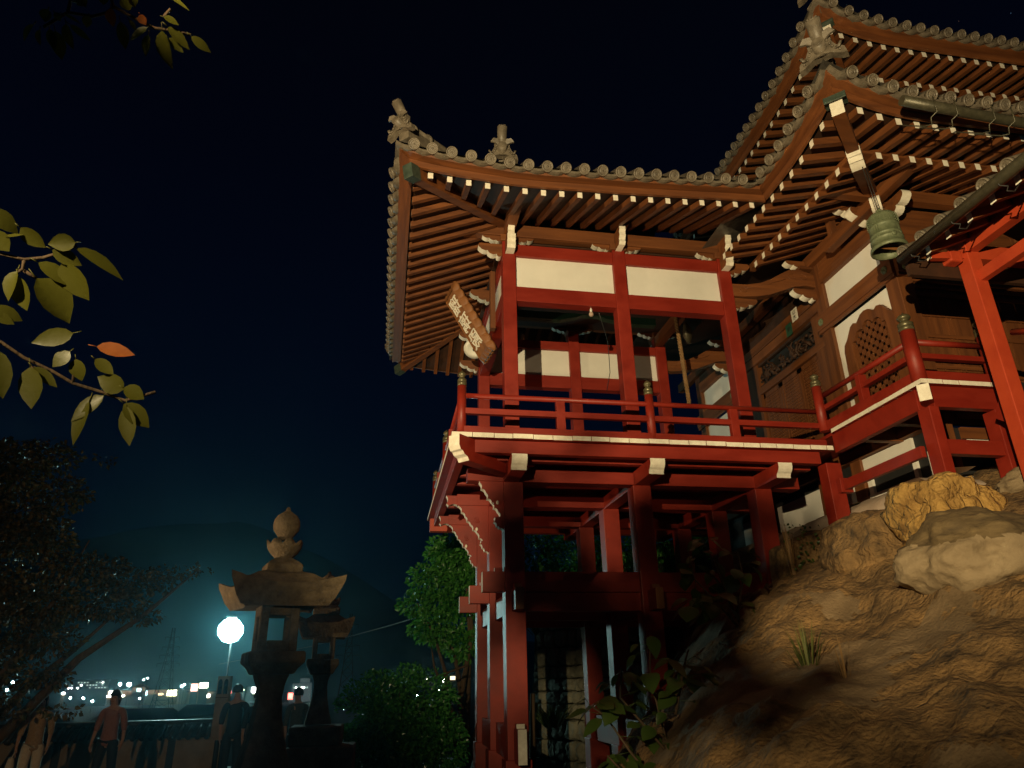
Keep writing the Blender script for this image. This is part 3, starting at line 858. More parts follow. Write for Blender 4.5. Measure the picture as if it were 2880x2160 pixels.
# rainbow beams to the pavilion, with carved swirls
for y in (9.0, 11.95):
    up = [(5.19, 5.77), (5.45, 5.775), (5.7, 5.83), (5.9, 5.92), (6.08, 6.03), (6.25, 6.12), (6.42, 6.14), (6.55, 6.10), (6.68, 6.05)]
    lo = [(6.68, 5.82), (6.5, 5.84), (6.3, 5.81), (6.1, 5.73), (5.85, 5.63), (5.6, 5.575), (5.35, 5.55), (5.19, 5.55)]
    m = MB(); m.prism(up + lo, XZ(), y, y + .16, 0, 0)
    rb = m.obj("rainbow_beam", WX, HALL, bevel=0.008)
    m = MB()
    for (cx, cz, s) in ((6.45, 5.98, 1), (6.28, 5.97, -1), (5.35, 5.66, 1)):
        m.tube([(cx + s * .012 * t * math.cos(t), y - .002, cz + .009 * t * math.sin(t)) for t in np.linspace(1, 8, 22)], .006, 5)
    m.tube([(5.4, y - .002, 5.70), (5.8, y - .002, 5.80), (6.15, y - .002, 5.93)], .005, 5)
    m.obj("carved_swirl", WX, rb)
    nose(HALL, (6.66, y + .08, 5.70), (-1, 0, 0), 0.40, 0.17, 0.12)
    nose(HALL, (6.56, y + .08, 6.25), (-1, 0, 0), 0.34, 0.12, 0.12)
    m = MB(); m.box(6.42, 6.66, y - .03, y + .19, 6.145, 6.2); m.obj("bearing_block", WX, HALL)
# corner brackets of the hall
nose(HALL, (6.66, 7.42, 6.02), (-1, 0, 0), 0.42, 0.24, 0.14)
nose(HALL, (6.78, 7.30, 6.02), (0, -1, 0), 0.42, 0.24, 0.14)
nose(HALL, (6.70, 7.34, 5.90), (-1, -1, 0), 0.55, 0.26, 0.13)
nose(HALL, (6.60, 7.70, 6.32), (-1, 0, 0), 0.34, 0.12, 0.12)
m = MB(); m.box(6.63, 6.93, 7.27, 7.57, 6.2, 6.3); m.obj("bearing_block", WX, HALL)
# purlins with white ends
m = MB(); m.beam((6.63, 6.50, 6.27), (6.63, 14.5, 6.27), .13, .19, 0, 1); m.obj("purlin", [WY, WHITE], HALL, bevel=0.004)
m = MB(); m.beam((5.85, 7.27, 6.32), (9.8, 7.27, 6.32), .13, .19, 0, 1); m.obj("purlin", [WX, WHITE], HALL, bevel=0.004)
m = MB(); m.box(6.36, 6.46, 7.97, 8.07, 6.09, 6.40); m.obj("strut", WZ, HALL)
m = MB(); m.box(6.34, 6.48, 7.1, 8.2, 5.94, 6.088); m.obj("bracket_beam", WY, HALL, bevel=0.005)

# ---- lower roof
LROOF_Z = [(5.35, 6.50), (5.50, 6.42), (5.72, 6.33), (6.04, 6.233), (6.3, 6.178), (6.54, 6.136), (6.8, 6.115), (7.3, 6.108), (8.3, 6.14), (14, 6.14)]
zL = lambda a: interp(a, LROOF_Z)
FROOF_Z = [(4.65, 6.50), (4.80, 6.42), (5.02, 6.33), (5.319, 6.224), (5.555, 6.164), (5.81, 6.122), (6.05, 6.102), (6.5, 6.098), (12, 6.10)]
zFr = lambda a: interp(a, FROOF_Z)
m = MB()
ye = np.linspace(5.47, 15.0, 22)
m.strip([[(4.77, y, zL(y) + .25) for y in ye], [(8.0, max(y, 8.7), 7.55) for y in ye]], smooth=True)
xe = np.linspace(4.77, 11.0, 18)
m.strip([[(x, 5.47, zFr(x) + .25) for x in xe], [(max(x, 8.0), 8.7, 7.55) for x in xe]], smooth=True)
LR = m.obj("lower_roof", TILED, HALL)
lt = [5.80 + .2485 * k for k in range(7)]
eave_edge(LR, 'Y', 5.02, -1, R(-90), 5.72, 7.45, -1, -1, zL, lt[:-1], WY, gap=0)
ftile = [5.09 + .2475 * k for k in range(22)]
eave_edge(LR, 'X', 5.72, -1, 0.0, 5.02, 10.6, -1, 0, zFr, ftile, WX)
for k in range(12):                                          # flying rafters, left eave
    y = 6.04 + .2507 * k
    xin = min(5.78, y - .7 - .09)
    rafter(LR, (5.02, y, zL(y)), R(-90), xin - 5.02, 0.24, (WX, WHITE), 0.078, 0.098, "flying_rafter")
for k in range(20):                                          # flying rafters, front eave
    x = 5.319 + .2445 * k
    yin = min(6.48, x + .7 - .09)
    rafter(LR, (x, 5.72, zFr(x)), 0, yin - 5.72, 0.24, (WY, WHITE), 0.078, 0.098, "flying_rafter")
for k in range(10):                                          # base rafters
    y = 6.656 + .2485 * k
    xin = min(6.70, y - .7 - .09)
    rafter(LR, (5.60, y, 6.105), R(-90), xin - 5.60, 0.37, (WX, WHITE), 0.078, 0.098, "base_rafter")
for k in range(14):
    x = 5.956 + .2405 * k
    yin = min(7.36, x + .7 - .09)
    rafter(LR, (x, 6.30, 6.122), 0, yin - 6.30, 0.37, (WY, WHITE), 0.078, 0.098, "base_rafter")
m = MB(); m.box(5.645, 5.765, 6.36, 9.2, 6.16, 6.25); m.obj("eave_purlin", WY, LR)
m = MB(); m.box(5.66, 9.6, 6.345, 6.465, 6.175, 6.265); m.obj("eave_purlin", WX, LR)
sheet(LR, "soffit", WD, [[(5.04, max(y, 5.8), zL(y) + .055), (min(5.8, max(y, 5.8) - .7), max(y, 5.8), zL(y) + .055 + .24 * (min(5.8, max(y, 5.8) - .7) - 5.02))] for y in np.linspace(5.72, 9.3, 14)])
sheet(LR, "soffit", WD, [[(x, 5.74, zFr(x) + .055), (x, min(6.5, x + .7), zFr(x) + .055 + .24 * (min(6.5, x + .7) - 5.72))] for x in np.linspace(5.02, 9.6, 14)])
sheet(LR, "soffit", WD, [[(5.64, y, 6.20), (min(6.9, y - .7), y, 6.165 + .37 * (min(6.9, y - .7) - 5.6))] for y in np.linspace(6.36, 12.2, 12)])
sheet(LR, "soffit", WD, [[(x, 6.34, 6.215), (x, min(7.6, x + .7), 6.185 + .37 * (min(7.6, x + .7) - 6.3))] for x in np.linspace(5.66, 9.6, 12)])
# hip rafters, with white ends and a copper cap
m = MB(); m.beam((4.99, 5.69, 6.20), (5.86, 6.56, 6.20), .15, .22, 0, 1); hp = m.obj("hip_rafter", [WX, WHITE], LR, bevel=0.006)
m = MB(); m.beam((4.955, 5.655, 6.335), (5.09, 5.79, 6.335), .25, .05); m.beam((4.95, 5.65, 6.30), (4.962, 5.662, 6.30), .25, .07); m.obj("copper_cap", COPPER, hp, bevel=0.006)
prof = [(0.0, 6.09), (0.05, 6.05), (0.06, 6.03), (0.13, 6.01), (0.14, 5.99), (0.22, 5.985), (1.55, 6.38), (1.55, 6.55), (0.0, 6.13)]
hd = Vector((1, 1, 0)).normalized(); hs = Vector((1, -1, 0)).normalized()
prof2 = [(0.0, 6.16), (-0.02, 6.10), (0.03, 6.055), (0.05, 6.06), (0.10, 6.01), (0.12, 6.02), (0.19, 5.985), (0.24, 5.97), (1.65, 6.36), (1.65, 6.58), (0.0, 6.20)]
m = MB(); m.prism(prof2, lambda u, v, t: Vector((5.56, 6.26, 0)) + hd * u + hs * t + Vector((0, 0, v)), -.085, .085, 0, [1, 1, 1, 1, 1, 1, 1, 0, 0, 0, 0])
m.obj("hip_rafter", [WX, WHITE], LR, bevel=0.004)
rp = []
for t in np.linspace(0, 1, 8):
    rp.append((4.77 + 3.2 * t, 5.47 + 3.2 * t, 6.72 + .95 * t - .62 * t * (1 - t) + .06 * (1 - t) ** 3))
ridge(LR, rp, 0.085, 0.14)
ornament(LR, (4.80, 5.50, 6.76), (-1, -1, 0), 1.0, 0.9)

# ---- upper storey and upper roof
m = MB(); m.box(8.05, 12.5, 8.75, 15.5, 7.3, 9.6); m.obj("upper_wall", WD, HALL)
ZUL = [(6.55, 9.46), (6.8, 9.36), (7.0, 9.29), (7.2, 9.235), (7.5, 9.14), (7.8, 9.07), (8.26, 9.0), (8.9, 8.95), (15, 8.92)]
zUL = lambda a: interp(a, ZUL)
ZUF = [(5.85, 9.46), (6.1, 9.36), (6.3, 9.25), (6.53, 9.12), (6.9, 9.04), (7.3, 8.99), (8, 8.96), (12, 8.95)]
zUF = lambda a: interp(a, ZUF)
m = MB()
ye = np.linspace(6.75, 15.5, 20); xe = np.linspace(6.05, 12.5, 16)
m.strip([[(6.05, y, zUL(y) + .25) for y in ye], [(9.5, max(y, 10.2), 11.0) for y in ye]], smooth=True)
m.strip([[(x, 6.75, zUF(x) + .25) for x in xe], [(max(x, 9.5), 10.2, 11.0) for x in xe]], smooth=True)
UR = m.obj("upper_roof", TILED, HALL)
eave_edge(UR, 'Y', 6.30, -1, R(-90), 7.0, 14.6, -1, 0, zUL, [7.19 + .2395 * k for k in range(28)], WY)
eave_edge(UR, 'X', 7.0, -1, 0.0, 6.30, 12.0, -1, 0, zUF, [6.29 + .2365 * k for k in range(22)], WX)
for k in range(26):
    y = 7.56 + .2425 * k
    rafter(UR, (6.30, y, zUL(y)), R(-90), min(7.1, y - .79) - 6.30, 0.24, (WX, WHITE), 0.078, 0.098, "upper_rafter")
for k in range(20):
    x = 6.53 + .2335 * k
    rafter(UR, (x, 7.0, zUF(x)), 0, max(.1, min(7.8, x + .61) - 7.0), 0.24, (WY, WHITE), 0.078, 0.098, "upper_rafter")
for k in range(22):
    y = 8.1 + .2425 * k
    rafter(UR, (6.92, y, 8.95), R(-90), min(8.05, y - .79) - 6.92, 0.37, (WX, WHITE), 0.078, 0.098, "upper_base_rafter")
for k in range(18):
    x = 7.17 + .2335 * k
    rafter(UR, (x, 7.62, 9.02), 0, max(.1, min(8.75, x + .61) - 7.62), 0.37, (WY, WHITE), 0.078, 0.098, "upper_base_rafter")
m = MB(); m.box(6.97, 7.09, 7.7, 14.4, 9.005, 9.10); m.obj("eave_purlin", WY, UR)
m = MB(); m.box(7.0, 12.0, 7.67, 7.79, 9.075, 9.17); m.obj("eave_purlin", WX, UR)
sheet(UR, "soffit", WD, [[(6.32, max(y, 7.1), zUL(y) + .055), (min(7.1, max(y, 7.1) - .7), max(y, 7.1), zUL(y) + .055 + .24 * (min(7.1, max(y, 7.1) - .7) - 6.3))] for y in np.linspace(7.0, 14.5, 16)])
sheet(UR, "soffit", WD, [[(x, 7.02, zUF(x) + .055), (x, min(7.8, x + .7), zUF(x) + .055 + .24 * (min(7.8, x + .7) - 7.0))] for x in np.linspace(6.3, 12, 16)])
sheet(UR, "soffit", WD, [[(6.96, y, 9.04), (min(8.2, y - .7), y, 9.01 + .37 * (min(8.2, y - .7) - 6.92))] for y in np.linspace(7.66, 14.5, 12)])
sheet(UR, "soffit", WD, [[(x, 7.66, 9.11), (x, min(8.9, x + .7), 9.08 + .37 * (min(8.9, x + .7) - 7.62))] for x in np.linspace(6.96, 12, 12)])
m = MB(); m.beam((6.27, 6.97, 9.14), (7.3, 8.0, 9.05), .15, .22, 0, 1); hp = m.obj("hip_rafter", [WX, WHITE], UR, bevel=0.006)
m = MB(); m.beam((6.235, 6.935, 9.275), (6.37, 7.07, 9.265), .25, .05); m.obj("copper_cap", COPPER, hp, bevel=0.006)
rp = []
for t in np.linspace(0, 1, 8):
    rp.append((6.05 + 3.4 * t, 6.75 + 3.4 * t, 9.66 + 1.4 * t - .6 * t * (1 - t) + .06 * (1 - t) ** 3))
ridge(UR, rp, 0.085, 0.14)
ornament(UR, (6.06, 6.76, 9.70), (-1, -1, 0), 1.0, 0.9)
m = MB(); m.tube([(8.6, 9.0, 12.2), (8.42, 9.0, 12.95)], .03, 8); m.obj("roof_rod", GUTTER, UR)

# ---- veranda of the hall
VZ = 3.10
m = MB(); m.box(5.97, 6.66, 6.62, 13.9, VZ - .05, VZ - .004); m.box(6.66, 7.16, 6.62, 7.29, VZ - .05, VZ - .004); VER = m.obj("veranda_floor", RED, HALL)
y = 6.50
vr = random.Random(3)
while y < 8.25:
    w = min(vr.uniform(.23, .28), 8.29 - y)
    m = MB(); m.box(5.89, 5.968, y, y + w - .006, VZ - .052, VZ + vr.uniform(-.002, .002), 0, {'x0': 1, 'y0': 1}); m.obj("floor_board_end", [RED, WHITE], VER)
    y += w
x = 5.97
for w in (.20, .21, .42, .30):
    m = MB(); m.box(x, x + w - .006, 6.50, 6.618, VZ - .052, VZ + vr.uniform(-.002, .002), 0, {'y0': 1}); m.obj("floor_board_end", [RED, WHITE], VER)
    x += w
m = MB(); m.box(6.04, 6.98, 6.565, 6.66, 2.79, VZ - .054); m.obj("veranda_beam", REDX, HALL, bevel=0.005)
m = MB(); m.box(5.945, 6.035, 6.70, 8.35, 2.79, VZ - .054); m.obj("veranda_beam", RED, HALL, bevel=0.005)
m = MB(); m.beam((5.895, 6.505, 2.935), (6.3, 6.91, 2.935), .13, .20, 0, 1); m.obj("corner_beam", [RED, WHITE], HALL, bevel=0.006)
for (x0, x1, y0, y1, zb) in ((5.945, 6.075, 6.55, 6.74, 1.2), (6.80, 6.99, 6.55, 6.74, 1.2), (5.735, 5.955, 8.30, 8.50, 1.1)):
    m = MB(); m.box(x0, x1, y0, y1, zb, 2.79 if x0 > 5.8 else 2.632); m.obj("veranda_post", RED, HALL, bevel=0.008)
m = MB(); m.box(6.076, 6.80, 6.58, 6.68, 2.24, 2.41); m.obj("tie_beam", REDX, HALL, bevel=0.004)
m = MB(); m.box(5.87, 5.93, 6.741, 8.299, 2.24, 2.37); m.obj("tie_beam", RED, HALL, bevel=0.004)
m = MB(); m.box(5.83, 6.0, 8.21, 8.31, 2.21, 2.40); m.obj("tie_end", RED, HALL, bevel=0.004)
for y in (7.3, 7.95):
    m = MB(); m.box(6.0, 6.7, y, y + .1, 2.85, VZ - .052); m.obj("floor_joist", WX, HALL)
ZV = (3.625, 3.44, 3.17)
railing(HALL, (5.98, 6.62), (7.02, 6.62), ZV, [], [], VZ, 0.037, 0.065, 0.135)
railing(HALL, (5.98, 6.62), (5.93, 8.38), ZV, [], [(5.96, 7.56)], VZ, 0.037, 0.065, 0.135)
for (x, y) in ((5.98, 6.62), (7.02, 6.62), (5.87, 8.38)):
    newel(HALL, x, y, VZ - .0, 3.76, 0.085 if y < 8 else 0.066, 1.0 if y < 8 else .85)
# foundation under the hall: timbers, plaster panels
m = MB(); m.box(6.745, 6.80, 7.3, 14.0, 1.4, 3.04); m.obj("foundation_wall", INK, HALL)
for (ya, yb, za, zb) in ((7.83, 8.85, 2.56, 2.86), (7.83, 8.85, 2.25, 2.34), (8.74, 8.83, 2.34, 2.56), (7.83, 7.90, 2.34, 2.56), (9.08, 9.38, 2.31, 2.55), (10.0, 11.3, 2.28, 2.72), (11.5, 12.6, 2.2, 2.7), (7.36, 7.6, 2.2, 2.6)):
    m = MB(); m.box(6.70, 6.744, ya, yb, za, zb); m.obj("foundation_panel", PLASTER, HALL)
for y in (9.5, 9.62, 9.74, 9.86):
    m = MB(); m.box(6.66, 6.744, y, y + .07, 2.1, 2.85); m.obj("slat", WZ, HALL)
m = MB(); m.box(6.62, 6.744, 7.3, 13.9, 2.87, 3.03); m.obj("sill_beam", WY, HALL, bevel=0.005)
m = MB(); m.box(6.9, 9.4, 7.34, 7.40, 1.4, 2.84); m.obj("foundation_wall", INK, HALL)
for (xa, xb, za, zb, mt) in ((7.05, 7.55, 2.52, 2.68, PLASTER), (7.0, 7.7, 2.69, 2.84, WX), (7.0, 7.75, 2.96, 3.03, WX), (6.9, 7.6, 2.08, 2.2, PLASTER)):
    m = MB(); m.box(xa, xb, 7.30, 7.339, za, zb); m.obj("foundation_panel", mt, HALL)

# gutter of the lower roof, hung on twisted iron hooks
m = MB(); m.tube([(5.545, 5.34, 6.045), (6.3, 5.34, 5.985), (7.1, 5.34, 5.93), (9.6, 5.34, 5.85)], 0.060, 14); GU = m.obj("gutter", GUTTER, LR)
for x in (5.90, 6.17, 6.66, 6.92):
    m = MB()
    m.tube([(x, 5.27, 6.08), (x, 5.275, 5.94), (x + .03, 5.30, 5.90), (x - .015, 5.36, 5.86), (x + .015, 5.40, 5.80), (x - .03, 5.46, 5.82), (x - .10, 5.715, 6.06)], .0085, 6)
    m.obj("gutter_hook", GUTTER, GU)

# ================================================================== covered stairway at the right edge
ST = thing("covered_stairway", "vermilion covered stairway with a dark gutter at the right edge before the veranda", "covered stairway", (6.3, 5.0, 1.5))
m = MB(); m.box(6.125, 6.285, 5.66, 5.82, 0.9, 4.40); m.obj("post", VERM, ST, bevel=0.008)
m = MB(); m.box(7.55, 7.71, 5.66, 5.82, 0.9, 4.40); m.obj("post", VERM, ST, bevel=0.008)
m = MB(); m.beam((6.205, 5.92, 4.38), (6.205, 2.4, 4.38), .13, .20); m.obj("eave_beam", VERM, ST, bevel=0.006)
m = MB(); m.beam((6.235, 5.70, 3.98), (6.235, 2.4, 3.98), .09, .13); m.obj("tie_beam", VERM, ST, bevel=0.006)
m = MB(); m.beam((5.70, 5.74, 4.22), (6.125, 5.74, 4.26), .07, .08, 0, 1); m.obj("arm", [VERM, WHITE], ST, bevel=0.004)
m = MB(); m.beam((6.02, 5.70, 4.24), (6.02, 5.84, 4.24), .16, .14); m.obj("bearing_block", VERM, ST, bevel=0.02)
m = MB(); m.beam((6.30, 5.74, 4.30), (7.55, 5.74, 4.30), .12, .18); m.obj("cross_beam", VERM, ST, bevel=0.006)
m = MB(); m.beam((6.30, 5.0, 4.55), (7.1, 5.0, 4.95), .10, .14); m.obj("brace", VERM, ST)
m = MB(); m.beam((5.50, 5.85, 4.14), (7.6, 5.85, 4.14), .05, .22); m.obj("barge_beam", WD, ST)
m = MB()
zs = lambda a: 4.21
m.strip([[(5.56, 6.0, 4.36), (5.56, 2.2, 4.36)], [(6.92, 6.0, 5.05), (6.92, 2.2, 5.05)], [(8.4, 6.0, 4.42), (8.4, 2.2, 4.42)]])
SR = m.obj("roof", TILED, ST)
m = MB(); m.strip([[(5.62, 5.95, 4.265), (5.62, 2.2, 4.265)], [(6.92, 5.95, 4.83), (6.92, 2.2, 4.83)], [(8.2, 5.95, 4.265), (8.2, 2.2, 4.265)]]); m.obj("soffit", WD, SR)
m = MB(); m.box(5.57, 5.61, 2.2, 5.97, 4.265, 4.34); m.obj("eave_board", WY, SR)
for k in range(10):
    rafter(SR, (5.60, 5.62 - .2955 * k, 4.215), R(-90), 1.25, 0.43, (WX, WHITE), 0.07, 0.085)
rr = random.Random(8)
for k in range(12):
    inst("eave_tile", TILE_ME, SR, (5.52, 5.86 - .29 * k, 4.345), rot=(R(24) + rr.uniform(-.03, .03), 0, R(-90)))
m = MB()
m.tube([(5.40, 5.80, 4.185), (5.40, 2.2, 4.185)], .060, 14); GU2 = m.obj("gutter", GUTTER, ST)
for k in range(6):
    y = 5.62 - .59 * k
    m = MB(); m.tube([(5.345, y, 4.21), (5.38, y, 4.12), (5.45, y - .02, 4.11), (5.44, y, 4.07), (5.52, y, 4.07), (5.62, y, 4.18)], .008, 6); m.obj("gutter_hook", IRON, GU2)
for k, (y, z) in enumerate(((6.02, 2.60), (5.72, 2.38), (5.42, 2.16), (5.12, 1.94))):
    m = MB(); m.box(6.62, 7.5, y - .17, y + .14, z, z + .05, 0, {'x0': 1, 'y0': 1}); m.obj("stair_tread", [RED, WHITE], ST)
m = MB(); m.beam((6.60, 6.3, 2.70), (6.60, 4.6, 1.45), .06, .24); m.obj("stair_stringer", RED, ST)
m = MB(); m.tube([(6.42, 5.7, 3.32), (6.42, 4.0, 2.6)], .035, 12); m.obj("stair_handrail", VERM, ST)

# ================================================================== things hung on the buildings
BELL = thing("hanging_bell", "green bronze temple bell with studded shoulder hanging under the hall's corner eave", "bell", (5.82, 6.38, 4.72))
m = MB()
bp = [(0.0, 0.53), (0.05, 0.535), (0.10, 0.525), (0.145, 0.50), (0.163, 0.47), (0.167, 0.44), (0.168, 0.34), (0.172, 0.335), (0.172, 0.32), (0.169, 0.315), (0.174, 0.215), (0.180, 0.21), (0.180, 0.195), (0.176, 0.19), (0.180, 0.155), (0.187, 0.15), (0.187, 0.135), (0.183, 0.13), (0.189, 0.06), (0.204, 0.052), (0.210, 0.03), (0.208, 0.0), (0.188, 0.0), (0.172, 0.06), (0.158, 0.20), (0.15, 0.40), (0.02, 0.46)]
m.lathe(bp, (5.82, 6.38, 4.72), 36)
for j in range(4):
    for k in range(28):
        if k % 7 == 0: continue
        an = 2 * math.pi * k / 28
        d_ = Vector((math.cos(an), math.sin(an), 0)); t_ = Vector((-math.sin(an), math.cos(an), 0))
        r_ = .164 - (.006 if j == 3 else 0)
        m.lathe([(.008, 0), (.009, .012), (.004, .018)], Vector((5.82, 6.38, 5.08 + j * .034)) + d_ * r_, 6, M=Matrix((tuple(t_), (0, 0, 1), tuple(d_))).transposed())
for k in range(4):
    an = math.pi / 2 * k + .4
    c_, s_ = math.cos(an), math.sin(an)
    for dx in (-.012, .012):
        m.tube([(5.82 + c_ * .166 - s_ * dx, 6.38 + s_ * .166 + c_ * dx, 5.06), (5.82 + c_ * .182 - s_ * dx, 6.38 + s_ * .182 + c_ * dx, 4.80)], .004, 5)
m.lathe([(.0, 0), (.03, 0), (.034, .01), (.02, .016)], (5.78, 6.20, 4.86), 10, M=Matrix(((1, 0, 0), (0, 0, -1), (0, 1, 0))))
BB = m.obj("bell_body", BRONZE, BELL)
m = MB()
m.tube([(5.80, 6.38, 5.245), (5.79, 6.38, 5.30), (5.82, 6.38, 5.335), (5.85, 6.38, 5.30), (5.84, 6.38, 5.245)], .018, 8)
m.lathe([(.045, 0), (.04, .03), (.02, .05)], (5.82, 6.38, 5.24), 12)
m.obj("bell_loop", BRONZE, BB)
m = MB(); m.tube([(5.80, 6.38, 5.31), (5.74, 6.38, 6.02)], .006, 6); m.tube([(5.84, 6.38, 5.31), (5.80, 6.40, 6.03)], .006, 6); m.obj("hanging_rod", IRON, BELL)
m = MB(); m.box(5.66, 5.98, 6.377, 6.383, 4.745, 4.83); m.obj("wind_plate", PLAQ, BELL)

m = MB(); m.tube([(6.10, 6.75, 5.42), (6.22, 6.8, 5.62), (6.34, 6.85, 5.74), (6.44, 6.88, 5.70), (6.52, 6.9, 5.52), (6.58, 6.92, 5.30)], .017, 8)
tag(m.obj("bent_conduit", PLAQ), "bent brown conduit pipe arching between the bell and the hall wall", "pipe")

# plaque with three characters, tilted out from the left wall of the pavilion
PL = thing("name_plaque", "wooden plaque with three white characters and scalloped frame, tilted out from the pavilion's left wall", "plaque", (1.45, 10.5, 5.05))
pb = Vector((1.44, 10.50, 5.04)); pu = Vector((-0.55, 0, 0.98)).normalized(); pw = Vector((0, -1, 0)); pw = Matrix.Rotation(R(14), 3, pu) @ pw; pn = pu.cross(pw).normalized()
if pn.x > 0: pn = -pn
PQ = lambda w, u, t: pb + pw * w + pu * u + pn * t
H = 1.18; HW = 0.19
m = MB(); m.add([PQ(a, b, t) for t in (0, .03) for a, b in ((-HW, 0), (HW, 0), (HW, H), (-HW, H))], [(0, 1, 2, 3), (7, 6, 5, 4), (0, 4, 5, 1), (1, 5, 6, 2), (2, 6, 7, 3), (3, 7, 4, 0)]); m.obj("plaque_panel", PLAQ, PL)
m = MB()
def scal_side(p0, p1, outw, n):
    pts = []
    for k in range(n):
        a = np.array(p0) + (np.array(p1) - np.array(p0)) * k / n; b = np.array(p0) + (np.array(p1) - np.array(p0)) * (k + 1) / n
        for q in range(4):
            u = q / 4
            c_ = a + (b - a) * u; bul = 4 * u * (1 - u) * .028
            pts.append((c_[0] + outw[0] * bul, c_[1] + outw[1] * bul))
    return pts
inn = [(-HW, 0), (HW, 0), (HW, H), (-HW, H)]
out_ = scal_side((-.27, -.09), (.27, -.09), (0, -1), 5) + scal_side((.27, -.09), (.27, H + .09), (1, 0), 9) + scal_side((.27, H + .09), (-.27, H + .09), (0, 1), 5) + scal_side((-.27, H + .09), (-.27, -.09), (-1, 0), 9)
def near_in(p):
    return (min(max(p[0], -HW), HW), min(max(p[1], 0), H))
ring_in = []
for k, p in enumerate(out_):
    q = near_in(p)
    if 0 < q[1] < H: q = (math.copysign(HW, p[0]), q[1])
    ring_in.append(q)
rows = [[PQ(p[0] * .9, p[1], -.07) for p in out_], [PQ(*p, -.045) for p in out_], [PQ(*p, -.025) for p in out_], [PQ(p[0] * .5 + q[0] * .5, p[1] * .5 + q[1] * .5, .012) for p, q in zip(out_, ring_in)], [PQ(q[0] * 1.02, q[1], .05) for q in ring_in], [PQ(*q, .032) for q in ring_in]]
m.strip(rows, close=True, smooth=False)
m.obj("plaque_frame", PLAQ, PL)
def text_mesh(txt, size, fn, name, mat, parent, thick=0.004):
    c = bpy.data.curves.new("txt", 'FONT'); c.body = txt; c.size = size; c.extrude = thick; c.align_x = 'CENTER'; c.align_y = 'CENTER'
    c.resolution_u = 3
    o = bpy.data.objects.new("txt", c); COL.objects.link(o)
    bpy.context.view_layer.update()
    me = bpy.data.meshes.new_from_object(o.evaluated_get(bpy.context.evaluated_depsgraph_get()))
    bpy.data.objects.remove(o)
    for v in me.vertices:
        v.co = fn(v.co.x, v.co.y, v.co.z) - Vector((0, 0, 0))
    me.materials.clear(); me.materials.append(mat); me.name = name
    q = bpy.data.objects.new(name, me); COL.objects.link(q)
    WLOC[q] = Vector((0, 0, 0)); q.parent = parent; q.location = -WLOC[parent]
    return q
for k, ch in enumerate(("\u7460", "\u7483", "\u6bbf")):
    u0 = H - .24 - k * .345
    text_mesh(ch, 0.33, lambda x, y, z, u0=u0: PQ(-x, u0 + y * 1.02, .040 + z), "character", WHITE, PL, 0.008)
m = MB(); m.tube([PQ(-.15, .0, .02), PQ(-.15, -.10, -.06)], .015, 6); m.tube([PQ(.15, .0, .02), PQ(.15, -.10, -.06)], .015, 6); m.tube([PQ(-.2, -.09, -.02), PQ(.2, -.09, -.02)], .012, 6); m.obj("plaque_bracket", IRON, PL)

# enamel lamp shade on the left side, bare bulb on the front lintel
LS = thing("lamp_shade", "round white enamel lamp shade, unlit, below the plaque at the pavilion's left side", "lamp", (1.29, 10.9, 5.25))
ax = Vector((-.25, -.62, -.75)).normalized(); ay = ax.orthogonal().normalized(); az = ax.cross(ay)
MM = Matrix((tuple(ay), tuple(az), tuple(ax))).transposed()
m = MB(); m.lathe([(.03, -.09), (.045, -.07), (.10, -.035), (.175, 0.0), (.178, .006), (.10, -.022), (.04, -.045)], (1.30, 10.9, 5.27), 28, M=MM); m.obj("shade", ENAMEL, LS)
m = MB(); m.lathe([(.022, -.05), (.026, -.01), (.018, .03), (.004, .042)], (1.30, 10.9, 5.27), 12, M=MM); m.obj("socket", IRON, LS)
m = MB(); m.tube([Vector((1.30, 10.9, 5.27)) - ax * .08, (1.40, 10.98, 5.42), (1.52, 10.98, 5.40)], .014, 8); m.obj("lamp_arm", IRON, LS)
LB = thing("bare_bulb", "small bare light bulb, unlit, hanging from the front lintel of the pavilion", "light bulb", (2.86, 9.1, 5.08))
m = MB(); m.lathe([(.0, 0), (.02, .003), (.034, .022), (.036, .04), (.026, .062), (.016, .075)], (2.86, 9.08, 5.05), 16); m.obj("glass", BULB, LB)
m = MB(); m.lathe([(.018, .07), (.02, .12), (.012, .13)], (2.86, 9.08, 5.05), 12); m.tube([(2.86, 9.08, 5.17), (2.86, 9.08, 5.2)], .01, 6); m.obj("socket", ENAMEL, LB)
m = MB(); m.tube([(3.02, 9.19, 5.19), (3.3, 9.7, 4.95), (3.5, 10.3, 4.7), (3.62, 10.9, 4.62)], .006, 5)
tag(m.obj("thin_cord", IRON), "thin cord stretched slantwise under the pavilion ceiling from the front lintel", "cord")

# waniguchi gong and its rope
GG = thing("gong", "round flat bronze gong hanging inside the pavilion beside the twisted rope", "gong", (5.05, 10.5, 5.63))
m = MB(); m.lathe([(0, -.075), (.06, -.08), (.12, -.05), (.185, -.03), (.205, 0), (.185, .03), (.12, .05), (.06, .08), (0, .075)], (5.05, 10.5, 5.63), 26, M=Matrix(((.55, 0, .83), (.83, 0, -.55), (0, 1, 0)))); m.obj("gong_body", GUTTER, GG)
m = MB(); m.tube([(5.05, 10.5, 5.82), (5.05, 10.5, 6.02)], .012, 6); m.obj("gong_hook", IRON, GG)
RP = MB()
for s in range(3):
    pts = []
    for t in np.linspace(0, 1, 60):
        z = 6.02 - 1.75 * t; an = t * 60 + s * 2.094
        pts.append((4.84 + .06 * t + math.cos(an) * .020, 10.45 + math.sin(an) * .020, z))
    RP.tube(pts, .021, 6)
tag(RP.obj("bell_rope", ROPE), "thick twisted rope hanging inside the pavilion in front of the gong", "rope")
